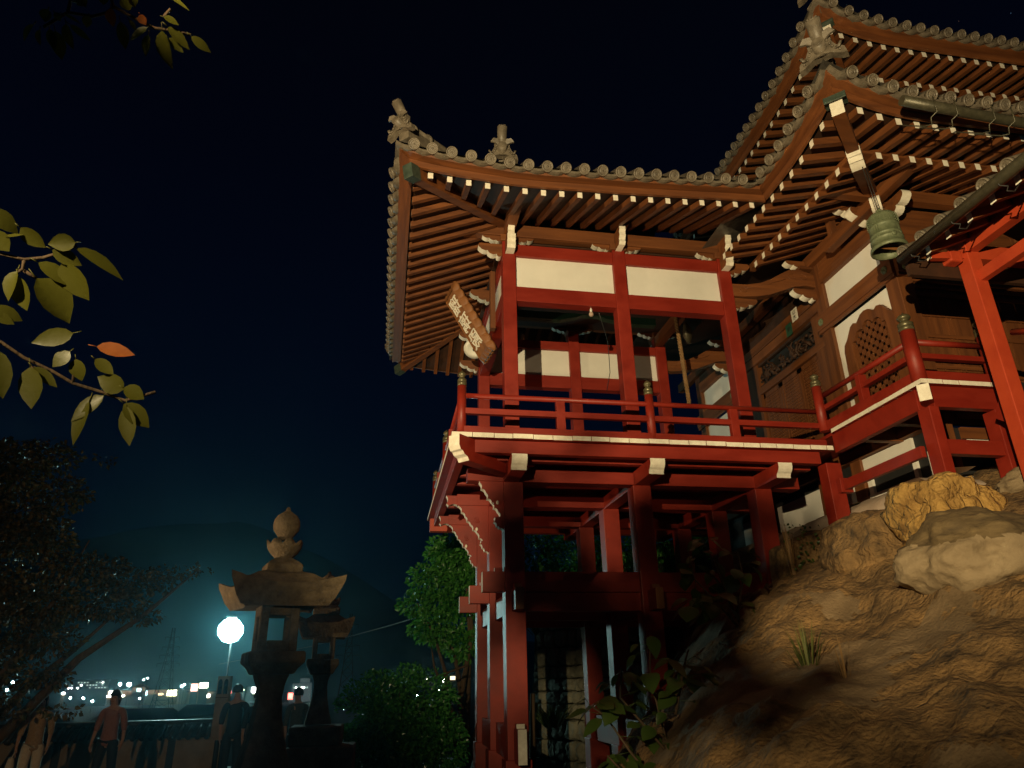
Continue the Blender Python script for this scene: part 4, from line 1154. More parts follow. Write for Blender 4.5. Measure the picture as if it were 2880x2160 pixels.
# pilgrims' paper labels on the hall beams
def pilgrim(name, label, y, z, mat, txt):
    P = thing(name, label, "paper label", (6.69, y, z))
    m = MB(); m.box(6.692, 6.698, y - .09, y + .09, z - .11, z + .11); m.obj("paper", mat, P)
    text_mesh(txt, .10, lambda a, b, c: Vector((6.689 - c, y - a, z + b)), "lettering", INK, P, 0.001)
pilgrim("pilgrim_label", "white pilgrim's label with black characters on the hall beam right of the pavilion's corner post", 9.75, 5.72, PAPER, "\u5c71\n\u6c34")
pilgrim("pilgrim_label", "green pilgrim's label below the white one on the hall beam", 9.98, 5.55, GREENB, "\u53c2")

# ================================================================== stone lanterns
def sq(m, prof, cx, cy, rot, seg=4, smooth=False, mi=0):
    # square lathe: radius given as half side
    m.lathe([(r * 1.4142, z) for r, z in prof], (cx, cy, 0), 4, rot=rot, smooth=smooth, mi=mi)
def roughen(o, amt, seed, sub=2):
    s = o.modifiers.new("sub", 'SUBSURF'); s.subdivision_type = 'SIMPLE'; s.levels = sub; s.render_levels = sub
    t = bpy.data.textures.new("rough%d" % seed, 'CLOUDS'); t.noise_scale = 0.12; t.noise_depth = 3
    dm = o.modifiers.new("rough", 'DISPLACE'); dm.texture = t; dm.strength = amt; dm.texture_coords = 'GLOBAL'
def firebox(m, cx, cy, rot, h, z0, z1, w0, w1, v0, v1):
    # four corner posts, sill and head rings around see-through square windows
    c, s = math.cos(rot), math.sin(rot)
    def bx(x0, x1, y0, y1, za, zb):
        vs = []
        for z in (za, zb):
            for (x, y) in ((x0, y0), (x1, y0), (x1, y1), (x0, y1)):
                vs.append((cx + x * c - y * s, cy + x * s + y * c, z))
        m.add(vs, [(0, 3, 2, 1), (4, 5, 6, 7), (0, 1, 5, 4), (2, 3, 7, 6), (0, 4, 7, 3), (1, 2, 6, 5)])
    for sx in (-1, 1):
        for sy in (-1, 1):
            xa, xb = sorted((sx * h, sx * w0)); ya, yb = sorted((sy * h, sy * w0))
            bx(xa, xb, ya, yb, z0, z1)
    for (za, zb) in ((z0, v0), (v1, z1)):
        bx(-w0, w0, -h, -h + .09, za, zb); bx(-w0, w0, h - .09, h, za, zb)
        bx(-h, -h + .09, -w0, w0, za, zb); bx(h - .09, h, -w0, w0, za, zb)
def lantern(label, cx, cy, k, rot, z_top, tip, box_h, dims):
    L = thing("stone_lantern", label, "stone lantern", (cx, cy, -1.6), "stone lanterns at the left")
    (zf, zb1, zl0, zd0, zk0, zk1, zfb, zp0, zs0, zn, zend) = dims
    # jewel and lotus
    m = MB()
    r = .148 * k
    m.lathe([(.055 * k, zl0 + (zb1 - zl0) * .0), (.07 * k, zb1 - .02), (r * .62, zb1 + r * .14), (r * .93, zb1 + r * .55), (r, zb1 + r * .95), (r * .94, zb1 + r * 1.35), (r * .74, zb1 + r * 1.68), (r * .40, zb1 + r * 1.92), (r * .22, zb1 + r * 2.05), (r * .12, zb1 + r * 2.35), (.004, zf)], (cx, cy, 0), 22)
    o = m.obj("finial_jewel", STONE, L)
    m = MB()
    n = 40
    prof = [(.085, 0), (.10, .03), (.145, .08), (.178, .14), (.19, .20)]
    rows = []
    for (pr, pz) in prof + [(.150, .17), (.05, .12)]:
        row = []
        for q in range(n):
            an = 2 * math.pi * q / n
            pet = abs(math.sin(an * 4))
            row.append((cx + pr * k * (1 + .05 * pet) * math.cos(an), cy + pr * k * (1 + .05 * pet) * math.sin(an), zl0 - .21 * k + pz * k * (0.8 + .25 * pet * (pz / .2))))
        rows.append(row)
    m.strip(rows, close=True)
    m.obj("lotus_cup", STONE, L)
    m = MB(); sq(m, [(.165 * k, zd0), (.19 * k, zd0 + .01), (.19 * k, zd0 + .09 * k), (.15 * k, zd0 + .13 * k), (.09 * k, zd0 + .17 * k)], cx, cy, rot, smooth=False)
    m.obj("finial_base", STONE, L, bevel=0.012)
    # roof with upturned corners
    m = MB(); rows = []
    N = 32
    H_ = zd0 - zk1
    for (f, dz, up) in ((.33, zd0 + .02, 0), (.50, zd0 - .04 * H_, 0), (.64, zd0 - .18 * H_, 0), (.80, zk1 + .66 * H_, .05), (.93, zk1 + .62 * H_, .12), (1.0, zk1 + .62 * H_, .16), (.985, zk1 + .50 * H_, .12), (.86, zk1 + .18 * H_, .03), (.76, zk1, 0.0), (.45, zk1 + .01, 0.0), (.2, zk1 + .015, 0)):
        row = []
        for q in range(N):
            t = (q / N) * 4
            side = int(t); u = (t - side) * 2 - 1
            px_, py_ = ((1, u), (-u, 1), (-1, -u), (u, -1))[side]
            cor = abs(u) ** 3
            rad = tip * f * (0.80 + .20 * cor)
            c_, s_ = math.cos(rot + math.pi / 4 * 0), math.sin(rot)
            X_, Y_ = px_ * rad, py_ * rad
            row.append((cx + X_ * math.cos(rot) - Y_ * math.sin(rot), cy + X_ * math.sin(rot) + Y_ * math.cos(rot), dz + up * cor * .55 * k))
        rows.append(row)
    m.strip(rows, close=True, smooth=False)
    roughen(m.obj("lantern_roof", STONE, L), .014, int(cx * 100) + 50)
    m = MB(); firebox(m, cx, cy, rot, box_h, zfb, zk1 + .012, box_h * .55, 0, zfb + (zk1 - zfb) * .24, zfb + (zk1 - zfb) * .80)
    m.obj("fire_box", STONE, L, bevel=0.012)
    m = MB(); hp_ = box_h * 1.42
    sq(m, [(box_h * .98, zs0), (box_h * 1.15, zs0 + (zfb - zs0) * .25), (hp_, zfb - (zfb - zp0) * .75), (hp_, zfb - .02), (hp_ * .96, zfb)], cx, cy, rot)
    roughen(m.obj("lantern_platform", STONE, L, bevel=0.014), .012, int(cx * 100) + 51)
    m = MB(); b = box_h
    dk = (zs0 - zend) / .87 if zend > -.6 else 1.0
    prof = []
    for (d_, w_) in ((0, .80), (.045, .73), (.115, .63), (.225, .58), (.415, .67), (.60, .86), (.86, 1.17), (1.05, 1.42), (1.70, 1.7)):
        if d_ * dk <= zs0 - zend + .02: prof.append((b * w_, zs0 - d_ * dk))
    prof.reverse()
    sq(m, prof, cx, cy, rot)
    roughen(m.obj("shaft", STONE, L, bevel=0.012), .014, int(cx * 100) + 52)
    return L
L1 = lantern("taller dark stone lantern, nearer the camera, its roof tip above the bright street lamp", -1.13, 8.3, 1.0, R(17), 0, 0.58, 0.20,
             (1.87, 1.53, 1.50, 1.13, 0.95, 0.775, 0.335, 0.19, 0.115, -.12, -1.60))
L2 = lantern("smaller stone lantern on a stepped block base behind the tall one, beside the hedge", -0.76, 10.2, 0.9, R(6), 0, 0.36, 0.142,
             (1.36, 1.12, 1.09, 0.86, 0.70, 0.570, 0.315, 0.22, 0.130, -.1, -.46))
m = MB(); m.box(-1.075, -.445, 9.88, 10.52, -.685, -.465); o = m.obj("base_slab", STONE, L2, bevel=0.02); roughen(o, .012, 60)
m = MB(); m.box(-1.10, -.62, 9.80, 10.60, -1.62, -.69); m.box(-.612, -.28, 9.80, 10.60, -1.62, -.69); o = m.obj("base_block", STONE, L2, bevel=0.015); roughen(o, .012, 61)
m = MB(); m.box(-1.60, -.62, 7.85, 8.75, -1.75, -1.58); o = m.obj("base_slab", STONE, L1, bevel=0.02)

# ================================================================== ground, rock slope, boulders
def ground_z(x, y):
    return -1.6
m = MB()
gx = [-60, -30, -14, -8, -5, -3, -1, 1, 3, 6, 10, 20, 40]; gy = [-30, -15, -6, -2, 1, 4, 7, 10, 13, 16, 18.6]
rr = random.Random(4)
m.strip([[(x, y, -1.6 + rr.uniform(-.02, .02)) for x in gx] for y in gy])
tag(m.obj("ground", EARTH), kind="structure")
m = MB(); m.strip([[(-60, 18.6, -1.6), (40, 18.6, -1.6)], [(-90, 26, -7.0), (70, 26, -7.0)], [(-1600, 600, -8), (1500, 600, -8)], [(-2600, 2200, -8), (2400, 2200, -8)]])
tag(m.obj("town_ground", GRAVEL), kind="structure")
# slope of rock and rendered concrete below the hall
CP = [(5.09, 8.85, 1.13), (5.86, 8.3, 1.50), (6.26, 6.6, 1.80), (6.9, 6.5, 2.02), (5.94, 7.0, 1.62), (5.92, 7.6, 1.60), (4.63, 4.7, .42), (3.0, 3.3, -.46), (4.31, 6.3, .42), (2.57, 4.0, -.5), (3.48, 7.6, .30), (2.64, 6.2, -.3), (2.14, 5.2, -.62), (4.62, 5.7, .52), (3.46, 4.3, -.14), (3.24, 5.8, -.01), (2.3, 4.5, -.55),
      (2.7, 7.6, -.5), (2.0, 6.4, -1.2), (1.6, 5.2, -1.5), (1.5, 4.2, -1.5), (1.7, 3.2, -1.4), (2.6, 2.4, -1.0), (4.6, 9.2, .85), (3.9, 9.0, .35), (3.0, 9.0, -.6), (2.3, 8.2, -1.5), (2.2, 9.4, -1.7), (3.2, 10.4, -1.2), (4.6, 10.4, .6), (5.6, 10.4, 1.5), (6.6, 9.0, 2.1), (6.6, 12.5, 2.1), (5.0, 12.5, .4), (3.6, 12.5, -1.5), (7.6, 6.6, 2.3), (7.6, 5.0, 1.9), (6.2, 4.0, 1.0), (5.0, 3.0, .2), (4.0, 2.0, -.6), (8.5, 4.0, 1.9)]
CA = np.array(CP)
def basis(P, Q):
    d2 = ((P[:, None, :] - Q[None, :, :]) ** 2).sum(-1)
    return np.sqrt(d2 + 0.05)
A = np.zeros((len(CA) + 3, len(CA) + 3)); n = len(CA)
A[:n, :n] = basis(CA[:, :2], CA[:, :2]) + np.eye(n) * 0.02
A[:n, n] = 1; A[:n, n + 1:] = CA[:, :2]; A[n, :n] = 1; A[n + 1:, :n] = CA[:, :2].T
wts = np.linalg.solve(A, np.concatenate([CA[:, 2], [0, 0, 0]]))
def rock_base(P):
    return basis(P, CA[:, :2]) @ wts[:n] + wts[n] + P @ wts[n + 1:]
from mathutils import noise as mnoise
def fbm(p, o=5, g=2.0):
    return mnoise.fractal(Vector(p), 0.9, g, o)
xs = np.arange(1.3, 8.61, 0.045); ys = np.arange(2.0, 12.6, 0.05)
GX, GY = np.meshgrid(xs, ys)
Zb = rock_base(np.stack([GX.ravel(), GY.ravel()], -1)).reshape(GX.shape)
def crest_line(x): return 5.62 + 0.12 * math.sin(x * 3.1)
rows = []; mids = []
for i, y in enumerate(ys):
    row = []
    for j, x in enumerate(xs):
        z = Zb[i, j]
        # v = signed position relative to the rim of the smooth concrete apron (runs from right-near to left-far)
        v = z - (0.62 + 0.10 * math.sin(x * 2.3) + .06 * math.sin(x * 7.1 + 1))
        rocky = 1.0
        patch = fbm((x * .8 + 3, y * .8, 1.3)) + .35 - 0.55 * abs(z + .15)
        if v < 0 and patch < .25: rocky = 0.22
        nz = fbm((x * 1.1, y * 1.1, .2), 6) * .10 + fbm((x * 3.2, y * 3.2, 4), 3) * .05 * rocky + abs(fbm((x * 1.9, y * 1.9, 7), 3)) * .07 + 0
        lip = .11 * math.exp(-((v - .05) / .12) ** 2)
        row.append((x, y, z + nz + lip))
        mids.append(0 if rocky > .5 else 1)
    rows.append(row)
m = MB(); m.strip(rows, smooth=True)
nx = len(xs)
fm = []
for i in range(len(ys) - 1):
    for j in range(nx - 1):
        fm.append(mids[i * nx + j])
m.m = fm
tag(m.obj("rock_slope", [ROCK, CONC]), kind="structure")
def boulder(label, c, r, mats, seed, cut=None, squash=(1, 1, 1), sharp=0.0, topz=None):
    bm = bmesh.new(); bmesh.ops.create_icosphere(bm, subdivisions=5, radius=1.0)
    c = Vector(c)
    for v in bm.verts:
        d = v.co.normalized()
        k = 1 + .20 * fbm(d * 1.3 + Vector((seed, 0, 0)), 5) + .05 * fbm(d * 4 + Vector((seed, 3, 0)), 5) + .018 * fbm(d * 14 + Vector((0, seed, 0)), 4)
        if sharp:
            k *= 1 + sharp * (max(abs(d.x), abs(d.y), abs(d.z)) ** -1 - 1)
        v.co = Vector((d.x * r[0], d.y * r[1], d.z * r[2])) * k
    me = bpy.data.meshes.new("boulder"); bm.to_mesh(me); bm.free()
    for mm in mats: me.materials.append(mm)
    for p in me.polygons:
        p.use_smooth = True
        if topz is not None and p.center.z > topz + .04 * fbm(p.center * 5, 4): p.material_index = 1
    o = bpy.data.objects.new("boulder", me); COL.objects.link(o); o.location = c
    return tag(o, label, "boulder", "boulders under the veranda")
boulder("ochre yellow boulder with a black crack at its left, under the front veranda post", (5.62, 6.32, 1.42), (.46, .42, .44), [BYEL], 3, sharp=.5)
boulder("wide grey boulder with a dark lichened top, lowest and nearest of the boulders", (5.12, 5.55, .93), (.62, .55, .40), [BGRY, BLICH], 8, topz=.10)
boulder("small rounded grey boulder at the right edge under the stairway post", (6.58, 6.18, 1.80), (.28, .3, .17), [BGRY], 12)
boulder("brown boulder at the right edge below the small rounded one", (6.42, 6.05, 1.46), (.30, .34, .23), [BLICH], 15)
boulder("pale squat stone carrying the foot of the pavilion's right corner stilt", (5.86, 8.22, 1.40), (.19, .17, .16), [OLDPLASTER], 19)
boulder("large tawny rock face between the corner stilt and the ochre boulder", (5.52, 7.30, 1.16), (.55, .60, .55), [ROCK], 23, sharp=.3)
# sloping plaster plinth along the hall
m = MB(); rr = random.Random(2)
rows = []
for y in np.linspace(6.95, 13.0, 40):
    w = .03 * math.sin(y * 5) + .02 * math.sin(y * 13)
    rows.append([(6.73, y, 2.22 + w * .4), (6.45 + w, y, 2.20), (6.22 + w, y, 2.05), (6.05 + w * 2, y, 1.80), (5.98 + w, y, 1.4)])
m.strip(rows)
rows = []
for x in np.linspace(6.05, 9.2, 24):
    w = .02 * math.sin(x * 7)
    rows.append([(x, 7.34, 2.12 + w * .4), (x, 7.1 + w, 2.1), (x, 6.92 + w, 1.98), (x, 6.8 + w, 1.5)])
m.strip(rows)
tag(m.obj("plaster_plinth", OLDPLASTER), "pale sloping plaster plinth running along the foot of the hall above the rocks", "plinth")

# ================================================================== plants
def leaf(m, base, tip, w, nrm=None, mi=0, fold=0.25, droop=0.12):
    b = Vector(base); t = Vector(tip); d = t - b; L = d.length
    if L < 1e-6: return
    dn = d / L
    if nrm is None: nrm = Vector((0, -1, .3))
    sd = dn.cross(Vector(nrm))
    if sd.length < 1e-4: sd = dn.orthogonal()
    sd.normalize(); up = sd.cross(dn)
    prof = [(0, .02), (.12, .32), (.30, .48), (.52, .50), (.74, .34), (.90, .13), (1.0, .0)]
    ctr = []; lf = []; rt = []
    for (u, h) in prof:
        c = b + d * u - up * (droop * L * u * u)
        ctr.append(c); lf.append(c + sd * h * w + up * fold * h * w); rt.append(c - sd * h * w + up * fold * h * w)
    m.strip([lf, ctr, rt], mi, smooth=True)
BR1 = [((-0.868, 1.356, 1.425), (-0.891, 1.376, 1.391), 0.034), ((-0.858, 1.366, 1.422), (-0.862, 1.389, 1.396), 0.025), ((-0.83, 1.373, 1.431), (-0.824, 1.419, 1.389), 0.034), ((-0.84, 1.368, 1.43), (-0.834, 1.402, 1.4), 0.022), ((-0.808, 1.366, 1.45), (-0.803, 1.407, 1.413), 0.027), ((-0.801, 1.369, 1.452), (-0.764, 1.401, 1.441), 0.022), ((-0.838, 1.339, 1.459), (-0.847, 1.357, 1.437), 0.028), ((-0.81, 1.351, 1.463), (-0.777, 1.369, 1.465), 0.022), ((-0.763, 1.361, 1.479), (-0.77, 1.379, 1.459), 0.027), ((-0.717, 1.356, 1.507), (-0.715, 1.387, 1.48), 0.03), ((-0.701, 1.38, 1.493), (-0.695, 1.426, 1.452), 0.027), ((-0.646, 1.396, 1.502), (-0.687, 1.409, 1.471), 0.023), ((-0.659, 1.373, 1.517), (-0.648, 1.392, 1.505), 0.023), ((-0.683, 1.379, 1.502), (-0.67, 1.399, 1.489), 0.019), ((-0.645, 1.408, 1.491), (-0.655, 1.442, 1.454), 0.022), ((-0.614, 1.405, 1.507), (-0.609, 1.469, 1.447), 0.047), ((-0.609, 1.383, 1.529), (-0.576, 1.398, 1.529), 0.022), ((-0.602, 1.4, 1.517), (-0.555, 1.442, 1.495), 0.028), ((-0.551, 1.42, 1.517), (-0.508, 1.452, 1.502), 0.023), ((-0.602, 1.418, 1.5), (-0.572, 1.447, 1.484), 0.025), ((-0.603, 1.346, 1.565), (-0.551, 1.378, 1.556), 0.022), ((-0.677, 1.341, 1.538), (-0.666, 1.361, 1.525), 0.028), ((-0.792, 1.335, 1.488), (-0.763, 1.348, 1.491), 0.025), ((-0.827, 1.345, 1.459), (-0.818, 1.361, 1.45), 0.019), ((-0.73, 1.331, 1.522), (-0.731, 1.349, 1.506), 0.022), ((-0.694, 1.343, 1.529), (-0.68, 1.366, 1.515), 0.034), ((-0.779, 1.329, 1.5), (-0.765, 1.346, 1.492), 0.028)]
BR2 = [((-0.796, 1.294, 0.869), (-0.756, 1.334, 0.844), 0.035), ((-0.754, 1.329, 0.854), (-0.716, 1.363, 0.832), 0.033), ((-0.669, 1.372, 0.856), (-0.713, 1.36, 0.839), 0.037), ((-0.668, 1.379, 0.846), (-0.581, 1.432, 0.821), 0.037), ((-0.706, 1.368, 0.832), (-0.658, 1.4, 0.818), 0.031), ((-0.689, 1.386, 0.816), (-0.648, 1.439, 0.756), 0.051), ((-0.731, 1.389, 0.774), (-0.675, 1.451, 0.709), 0.071), ((-0.728, 1.374, 0.803), (-0.665, 1.417, 0.782), 0.035), ((-0.76, 1.371, 0.778), (-0.777, 1.392, 0.721), 0.035), ((-0.758, 1.377, 0.769), (-0.743, 1.415, 0.713), 0.049), ((-0.794, 1.391, 0.705), (-0.751, 1.421, 0.692), 0.029), ((-0.794, 1.397, 0.693), (-0.763, 1.419, 0.683), 0.022), ((-0.672, 1.461, 0.69), (-0.738, 1.445, 0.656), 0.037), ((-0.631, 1.487, 0.674), (-0.562, 1.515, 0.672), 0.033), ((-0.676, 1.476, 0.654), (-0.705, 1.477, 0.62), 0.031), ((-0.665, 1.486, 0.642), (-0.657, 1.507, 0.6), 0.035), ((-0.633, 1.497, 0.649), (-0.6, 1.521, 0.624), 0.029), ((-0.788, 1.43, 0.629), (-0.775, 1.473, 0.541), 0.043), ((-0.737, 1.465, 0.61), (-0.727, 1.5, 0.532), 0.051), ((-0.732, 1.467, 0.611), (-0.693, 1.498, 0.58), 0.025), ((-0.58, 1.539, 0.599), (-0.628, 1.513, 0.615), 0.043), ((-0.58, 1.537, 0.602), (-0.541, 1.558, 0.586), 0.035), ((-0.578, 1.55, 0.57), (-0.527, 1.583, 0.529), 0.041), ((-0.572, 1.554, 0.565), (-0.562, 1.585, 0.485), 0.035), ((-0.615, 1.532, 0.58), (-0.671, 1.529, 0.522), 0.033), ((-0.639, 1.529, 0.563), (-0.66, 1.551, 0.472), 0.041), ((-0.797, 1.316, 0.833), (-0.771, 1.347, 0.808), 0.039), ((-0.78, 1.329, 0.829), (-0.749, 1.339, 0.842), 0.024)]
TW1 = [[(-0.855, 1.37, 1.435), (-0.831, 1.363, 1.456), (-0.806, 1.356, 1.476), (-0.759, 1.37, 1.488), (-0.727, 1.368, 1.505), (-0.715, 1.36, 1.518), (-0.722, 1.329, 1.542)], [(-0.715, 1.36, 1.518), (-0.676, 1.383, 1.515), (-0.634, 1.405, 1.513), (-0.59, 1.415, 1.522), (-0.554, 1.425, 1.526)], [(-0.806, 1.356, 1.476), (-0.793, 1.329, 1.507)], [(-0.612, 1.39, 1.536), (-0.595, 1.378, 1.553)]]
TW2 = [[(-0.823, 1.412, 0.653), (-0.788, 1.434, 0.649), (-0.752, 1.462, 0.629), (-0.709, 1.489, 0.615), (-0.672, 1.513, 0.598), (-0.628, 1.534, 0.591), (-0.579, 1.557, 0.58), (-0.524, 1.566, 0.607)], [(-0.823, 1.34, 0.791), (-0.789, 1.352, 0.804), (-0.754, 1.371, 0.806), (-0.725, 1.379, 0.818), (-0.692, 1.383, 0.839), (-0.671, 1.383, 0.857)], [(-0.754, 1.371, 0.806), (-0.756, 1.38, 0.789), (-0.764, 1.38, 0.781)], [(-0.755, 1.382, 0.787), (-0.735, 1.397, 0.779)], [(-0.672, 1.513, 0.598), (-0.669, 1.495, 0.645)], [(-0.709, 1.489, 0.615), (-0.742, 1.474, 0.613)]]
def branch(label, leaves, twigs, radii, off, reds, seed):
    T = thing("cherry_branch", label, "branch", twigs[0][-1])
    m = MB()
    for q in twigs: m.tube(q, radii, 6)
    m.obj("twig", BARK, T)
    rr = random.Random(seed)
    for k, (b, t, w) in enumerate(leaves):
        m = MB()
        leaf(m, b, t, w, (rr.uniform(-.6, .6), -1, rr.uniform(-.5, .5)), 0, rr.uniform(.05, .45), rr.uniform(-.1, .2))
        m.tube([Vector(b) - (Vector(t) - Vector(b)) * .22, b], .0011, 4)
        m.obj("leaf", LEAFR if k in reds else LEAFY, T)
branch("drooping leafy twig with lit yellow-green leaves hanging in at the top left", BR1, TW1, .004, 0, (12, 9), 21)
branch("leafy twig with large dark leaves and one orange leaf, entering at the left edge", BR2, TW2, .0035, 0, (13,), 22)

def crown(name, parent, mat, blobs, count, lsize, seed, nrmbias=(0, -1, .5), density=1.0, twist=1.0):
    """leaf-sized faces spread through the volume of a set of ellipsoids, denser near their shells, with gaps"""
    rr = random.Random(seed); m = MB()
    tot = sum(r[0] * r[1] * r[2] for c, r in blobs)
    for (c, r) in blobs:
        nn = int(count * (r[0] * r[1] * r[2]) / tot)
        k = 0; guard = 0
        while k < nn and guard < nn * 6:
            guard += 1
            d = Vector((rr.gauss(0, 1), rr.gauss(0, 1), rr.gauss(0, 1))).normalized()
            rad = rr.random() ** .42
            p = Vector((c[0] + d.x * r[0] * rad, c[1] + d.y * r[1] * rad, c[2] + d.z * r[2] * rad))
            if mnoise.noise(p * (1.1 / max(.12, min(r) * .55)) + Vector((seed, 0, 0))) < -.12: continue
            dv = (d + Vector((rr.uniform(-1, 1), rr.uniform(-1, 1), rr.uniform(-1.3, .5))) * twist).normalized()
            s = lsize * rr.uniform(.6, 1.25)
            sd = dv.cross(Vector((rr.uniform(-1, 1), rr.uniform(-1, 1), rr.uniform(-.2, 1)))).normalized() if True else None
            up = sd.cross(dv)
            h = s * .30
            a0 = p; a1 = p + dv * s * .45 + sd * h + up * h * .35; a2 = p + dv * s - up * s * .12; a3 = p + dv * s * .45 - sd * h + up * h * .35; a4 = p + dv * s * .5
            m.add([a0, a1, a2, a3, a4], [(0, 1, 4), (1, 2, 4), (2, 3, 4), (3, 0, 4)])
            k += 1
    return m.obj(name, mat, parent)
def limbs(parent, mat, base, tips, r0, seed, name="trunk", mid=0.35):
    rr = random.Random(seed); m = MB()
    b = Vector(base)
    for t in tips:
        t = Vector(t); L = (t - b).length
        pts = [b + Vector((rr.uniform(-.02, .02), rr.uniform(-.02, .02), 0))]
        for u in (.25, .5, .75, 1.0):
            pts.append(b.lerp(t, u) + Vector((rr.uniform(-1, 1), rr.uniform(-1, 1), rr.uniform(-.3, .6))) * L * .05 * (1 if u < 1 else 0) + Vector((0, 0, L * .16 * u * (1 - u))))
        m.tube(pts, [r0, r0 * .75, r0 * .5, r0 * .3, r0 * .1], 7)
    return m.obj(name, mat, parent)
T = thing("maple_tree", "dark fine-leaved maple tree at the left edge, one bough reaching towards the street lamp", "tree", (-6.6, 13, -1.6))
limbs(T, BARK, (-6.6, 13, -1.6), [(-6.2, 13, 3.6), (-4.9, 12.9, 2.3), (-3.1, 12.9, 1.85), (-4.3, 13.1, 1.2), (-5.4, 12.8, .6), (-6.9, 13.3, 3.0)], .12, 3)
mb_ = [((-6.6, 13, 3.5), (.75, .7, .55)), ((-5.9, 13, 3.75), (.55, .5, .28)), ((-5.0, 13, 3.72), (.22, .25, .06)), ((-5.5, 13, 3.1), (.42, .5, .30)), ((-6.3, 13, 2.6), (.95, .8, .55)), ((-5.7, 12.9, 2.3), (.6, .6, .35)),
       ((-4.9, 12.9, 1.85), (.75, .55, .22)), ((-4.1, 12.9, 1.62), (.70, .45, .20)), ((-3.45, 12.9, 1.78), (.42, .3, .11)), ((-3.05, 12.9, 1.84), (.22, .2, .06)), ((-4.4, 12.9, 1.25), (.62, .5, .24)), ((-3.85, 12.9, 1.08), (.30, .35, .14)),
       ((-5.5, 12.9, 1.3), (.75, .6, .40)), ((-6.4, 13, 1.5), (.8, .7, .6)), ((-5.2, 12.8, .75), (.55, .5, .26)), ((-6.0, 12.8, .5), (.65, .5, .42)), ((-5.1, 12.7, .2), (.42, .4, .20)), ((-5.7, 12.7, -.1), (.50, .4, .20)), ((-4.7, 12.7, -.28), (.28, .3, .10)), ((-5.5, 12.7, -.3), (.3, .3, .1))]
crown("crown", T, LEAFM, mb_, 15000, .095, 31)
T = thing("leafy_tree", "bright green leafy tree lit from the left, standing right behind the pavilion's left stilts", "tree", (1.75, 16, -1.6))
limbs(T, BARK, (1.75, 16, -1.6), [(1.5, 16, 2.9), (.7, 16, 1.6), (.9, 15.9, 2.3), (1.9, 16.1, 3.0), (2.4, 16, 1.5), (1.0, 15.9, .8)], .09, 5)
crown("crown", T, LEAFG, [((1.75, 16, 2.55), (.62, .6, .55)), ((1.25, 16, 2.65), (.42, .45, .40)), ((.95, 16, 2.05), (.48, .5, .40)), ((1.5, 16, 1.7), (.72, .6, .5)), ((.62, 16, 1.55), (.32, .4, .22)), ((1.0, 15.9, 1.1), (.5, .5, .35)), ((1.7, 16, .8), (.55, .5, .38)), ((.42, 16, 1.65), (.18, .2, .07)), ((2.3, 16.1, 2.2), (.6, .5, .7))], 7800, .125, 37)
T = thing("clipped_hedge", "large rounded clipped hedge with glossy dark green leaves right of the stone lanterns", "hedge", (.2, 12.2, -1.6))
crown("foliage", T, LEAFH, [((-.02, 12.2, -.52), (.68, .6, .72)), ((.55, 12.4, -.42), (.72, .6, .72)), ((.05, 12.1, -.95), (.72, .6, .5)), ((.8, 12.3, -.9), (.6, .5, .6))], 15000, .075, 41, twist=.75)
limbs(T, BARK, (.25, 12.25, -1.6), [(-.2, 12.2, -.3), (.3, 12.2, -.1), (.7, 12.4, -.2)], .05, 6, "stem")
T = thing("bank_foliage", "dark mass of small-leaved bushes on the bank behind the stilts, under the deck", "bush", (4.0, 15.4, 1.0))
crown("foliage", T, LEAFG, [((3.1, 15.4, 2.6), (.75, .5, .75)), ((4.1, 15.6, 2.5), (.8, .5, .8)), ((5.1, 15.4, 2.5), (.8, .5, .7)), ((3.6, 15.0, 1.75), (.9, .5, .4)), ((2.7, 15.2, 1.6), (.6, .5, .4)), ((6.1, 15.2, 2.7), (.8, .5, .8)), ((7.2, 15.2, 2.9), (.8, .5, .8)), ((5.2, 14.8, 1.8), (.9, .4, .5))], 7600, .10, 43)
# broad-leaved climber on the near left flank of the rock
def broad(label, cx, cy, stems, n, box, seed, lsz):
    T = thing("broadleaf_shrub", label, "shrub", (cx, cy, stems[0][0][2]))
    rr = random.Random(seed); m = MB()
    for s in stems: m.tube(s, [.014, .011, .008, .005][:len(s)] + [.005] * max(0, len(s) - 4), 6)
    m.obj("stem", BARK, T)
    for k in range(n):
        s = stems[rr.randrange(len(stems))]
        i = rr.randrange(len(s) - 1); u = rr.random()
        p = Vector(s[i]).lerp(Vector(s[i + 1]), u)
        an = rr.uniform(0, 6.28)
        d = Vector((math.cos(an), math.sin(an) * .8 - .25, rr.uniform(-.9, -.05))).normalized()
        b = p + d * rr.uniform(.05, .20) + Vector((0, 0, .06))
        L = lsz * rr.uniform(.6, 1.25)
        m = MB(); m.tube([p, b], .003, 4)
        leaf(m, b, b + d * L, L * rr.uniform(.62, .85), (rr.uniform(-.5, .5), -.4, 1), 0, rr.uniform(.0, .3), rr.uniform(.1, .45))
        m.obj("leaf", LEAFV, T)
broad("broad-leaved shrub, upper clump hanging before the pavilion's middle stilts", 3.5, 7.5, [[(3.9, 7.6, .35), (3.75, 7.6, .8), (3.6, 7.55, 1.2), (3.45, 7.5, 1.5)], [(3.9, 7.6, .4), (3.55, 7.5, .75), (3.3, 7.45, 1.0), (3.25, 7.4, 1.25)], [(3.8, 7.6, .6), (3.9, 7.5, 1.0), (3.85, 7.45, 1.3)], [(3.6, 7.5, .7), (3.35, 7.4, .8), (3.2, 7.35, .7)]], 62, None, 51, .21)
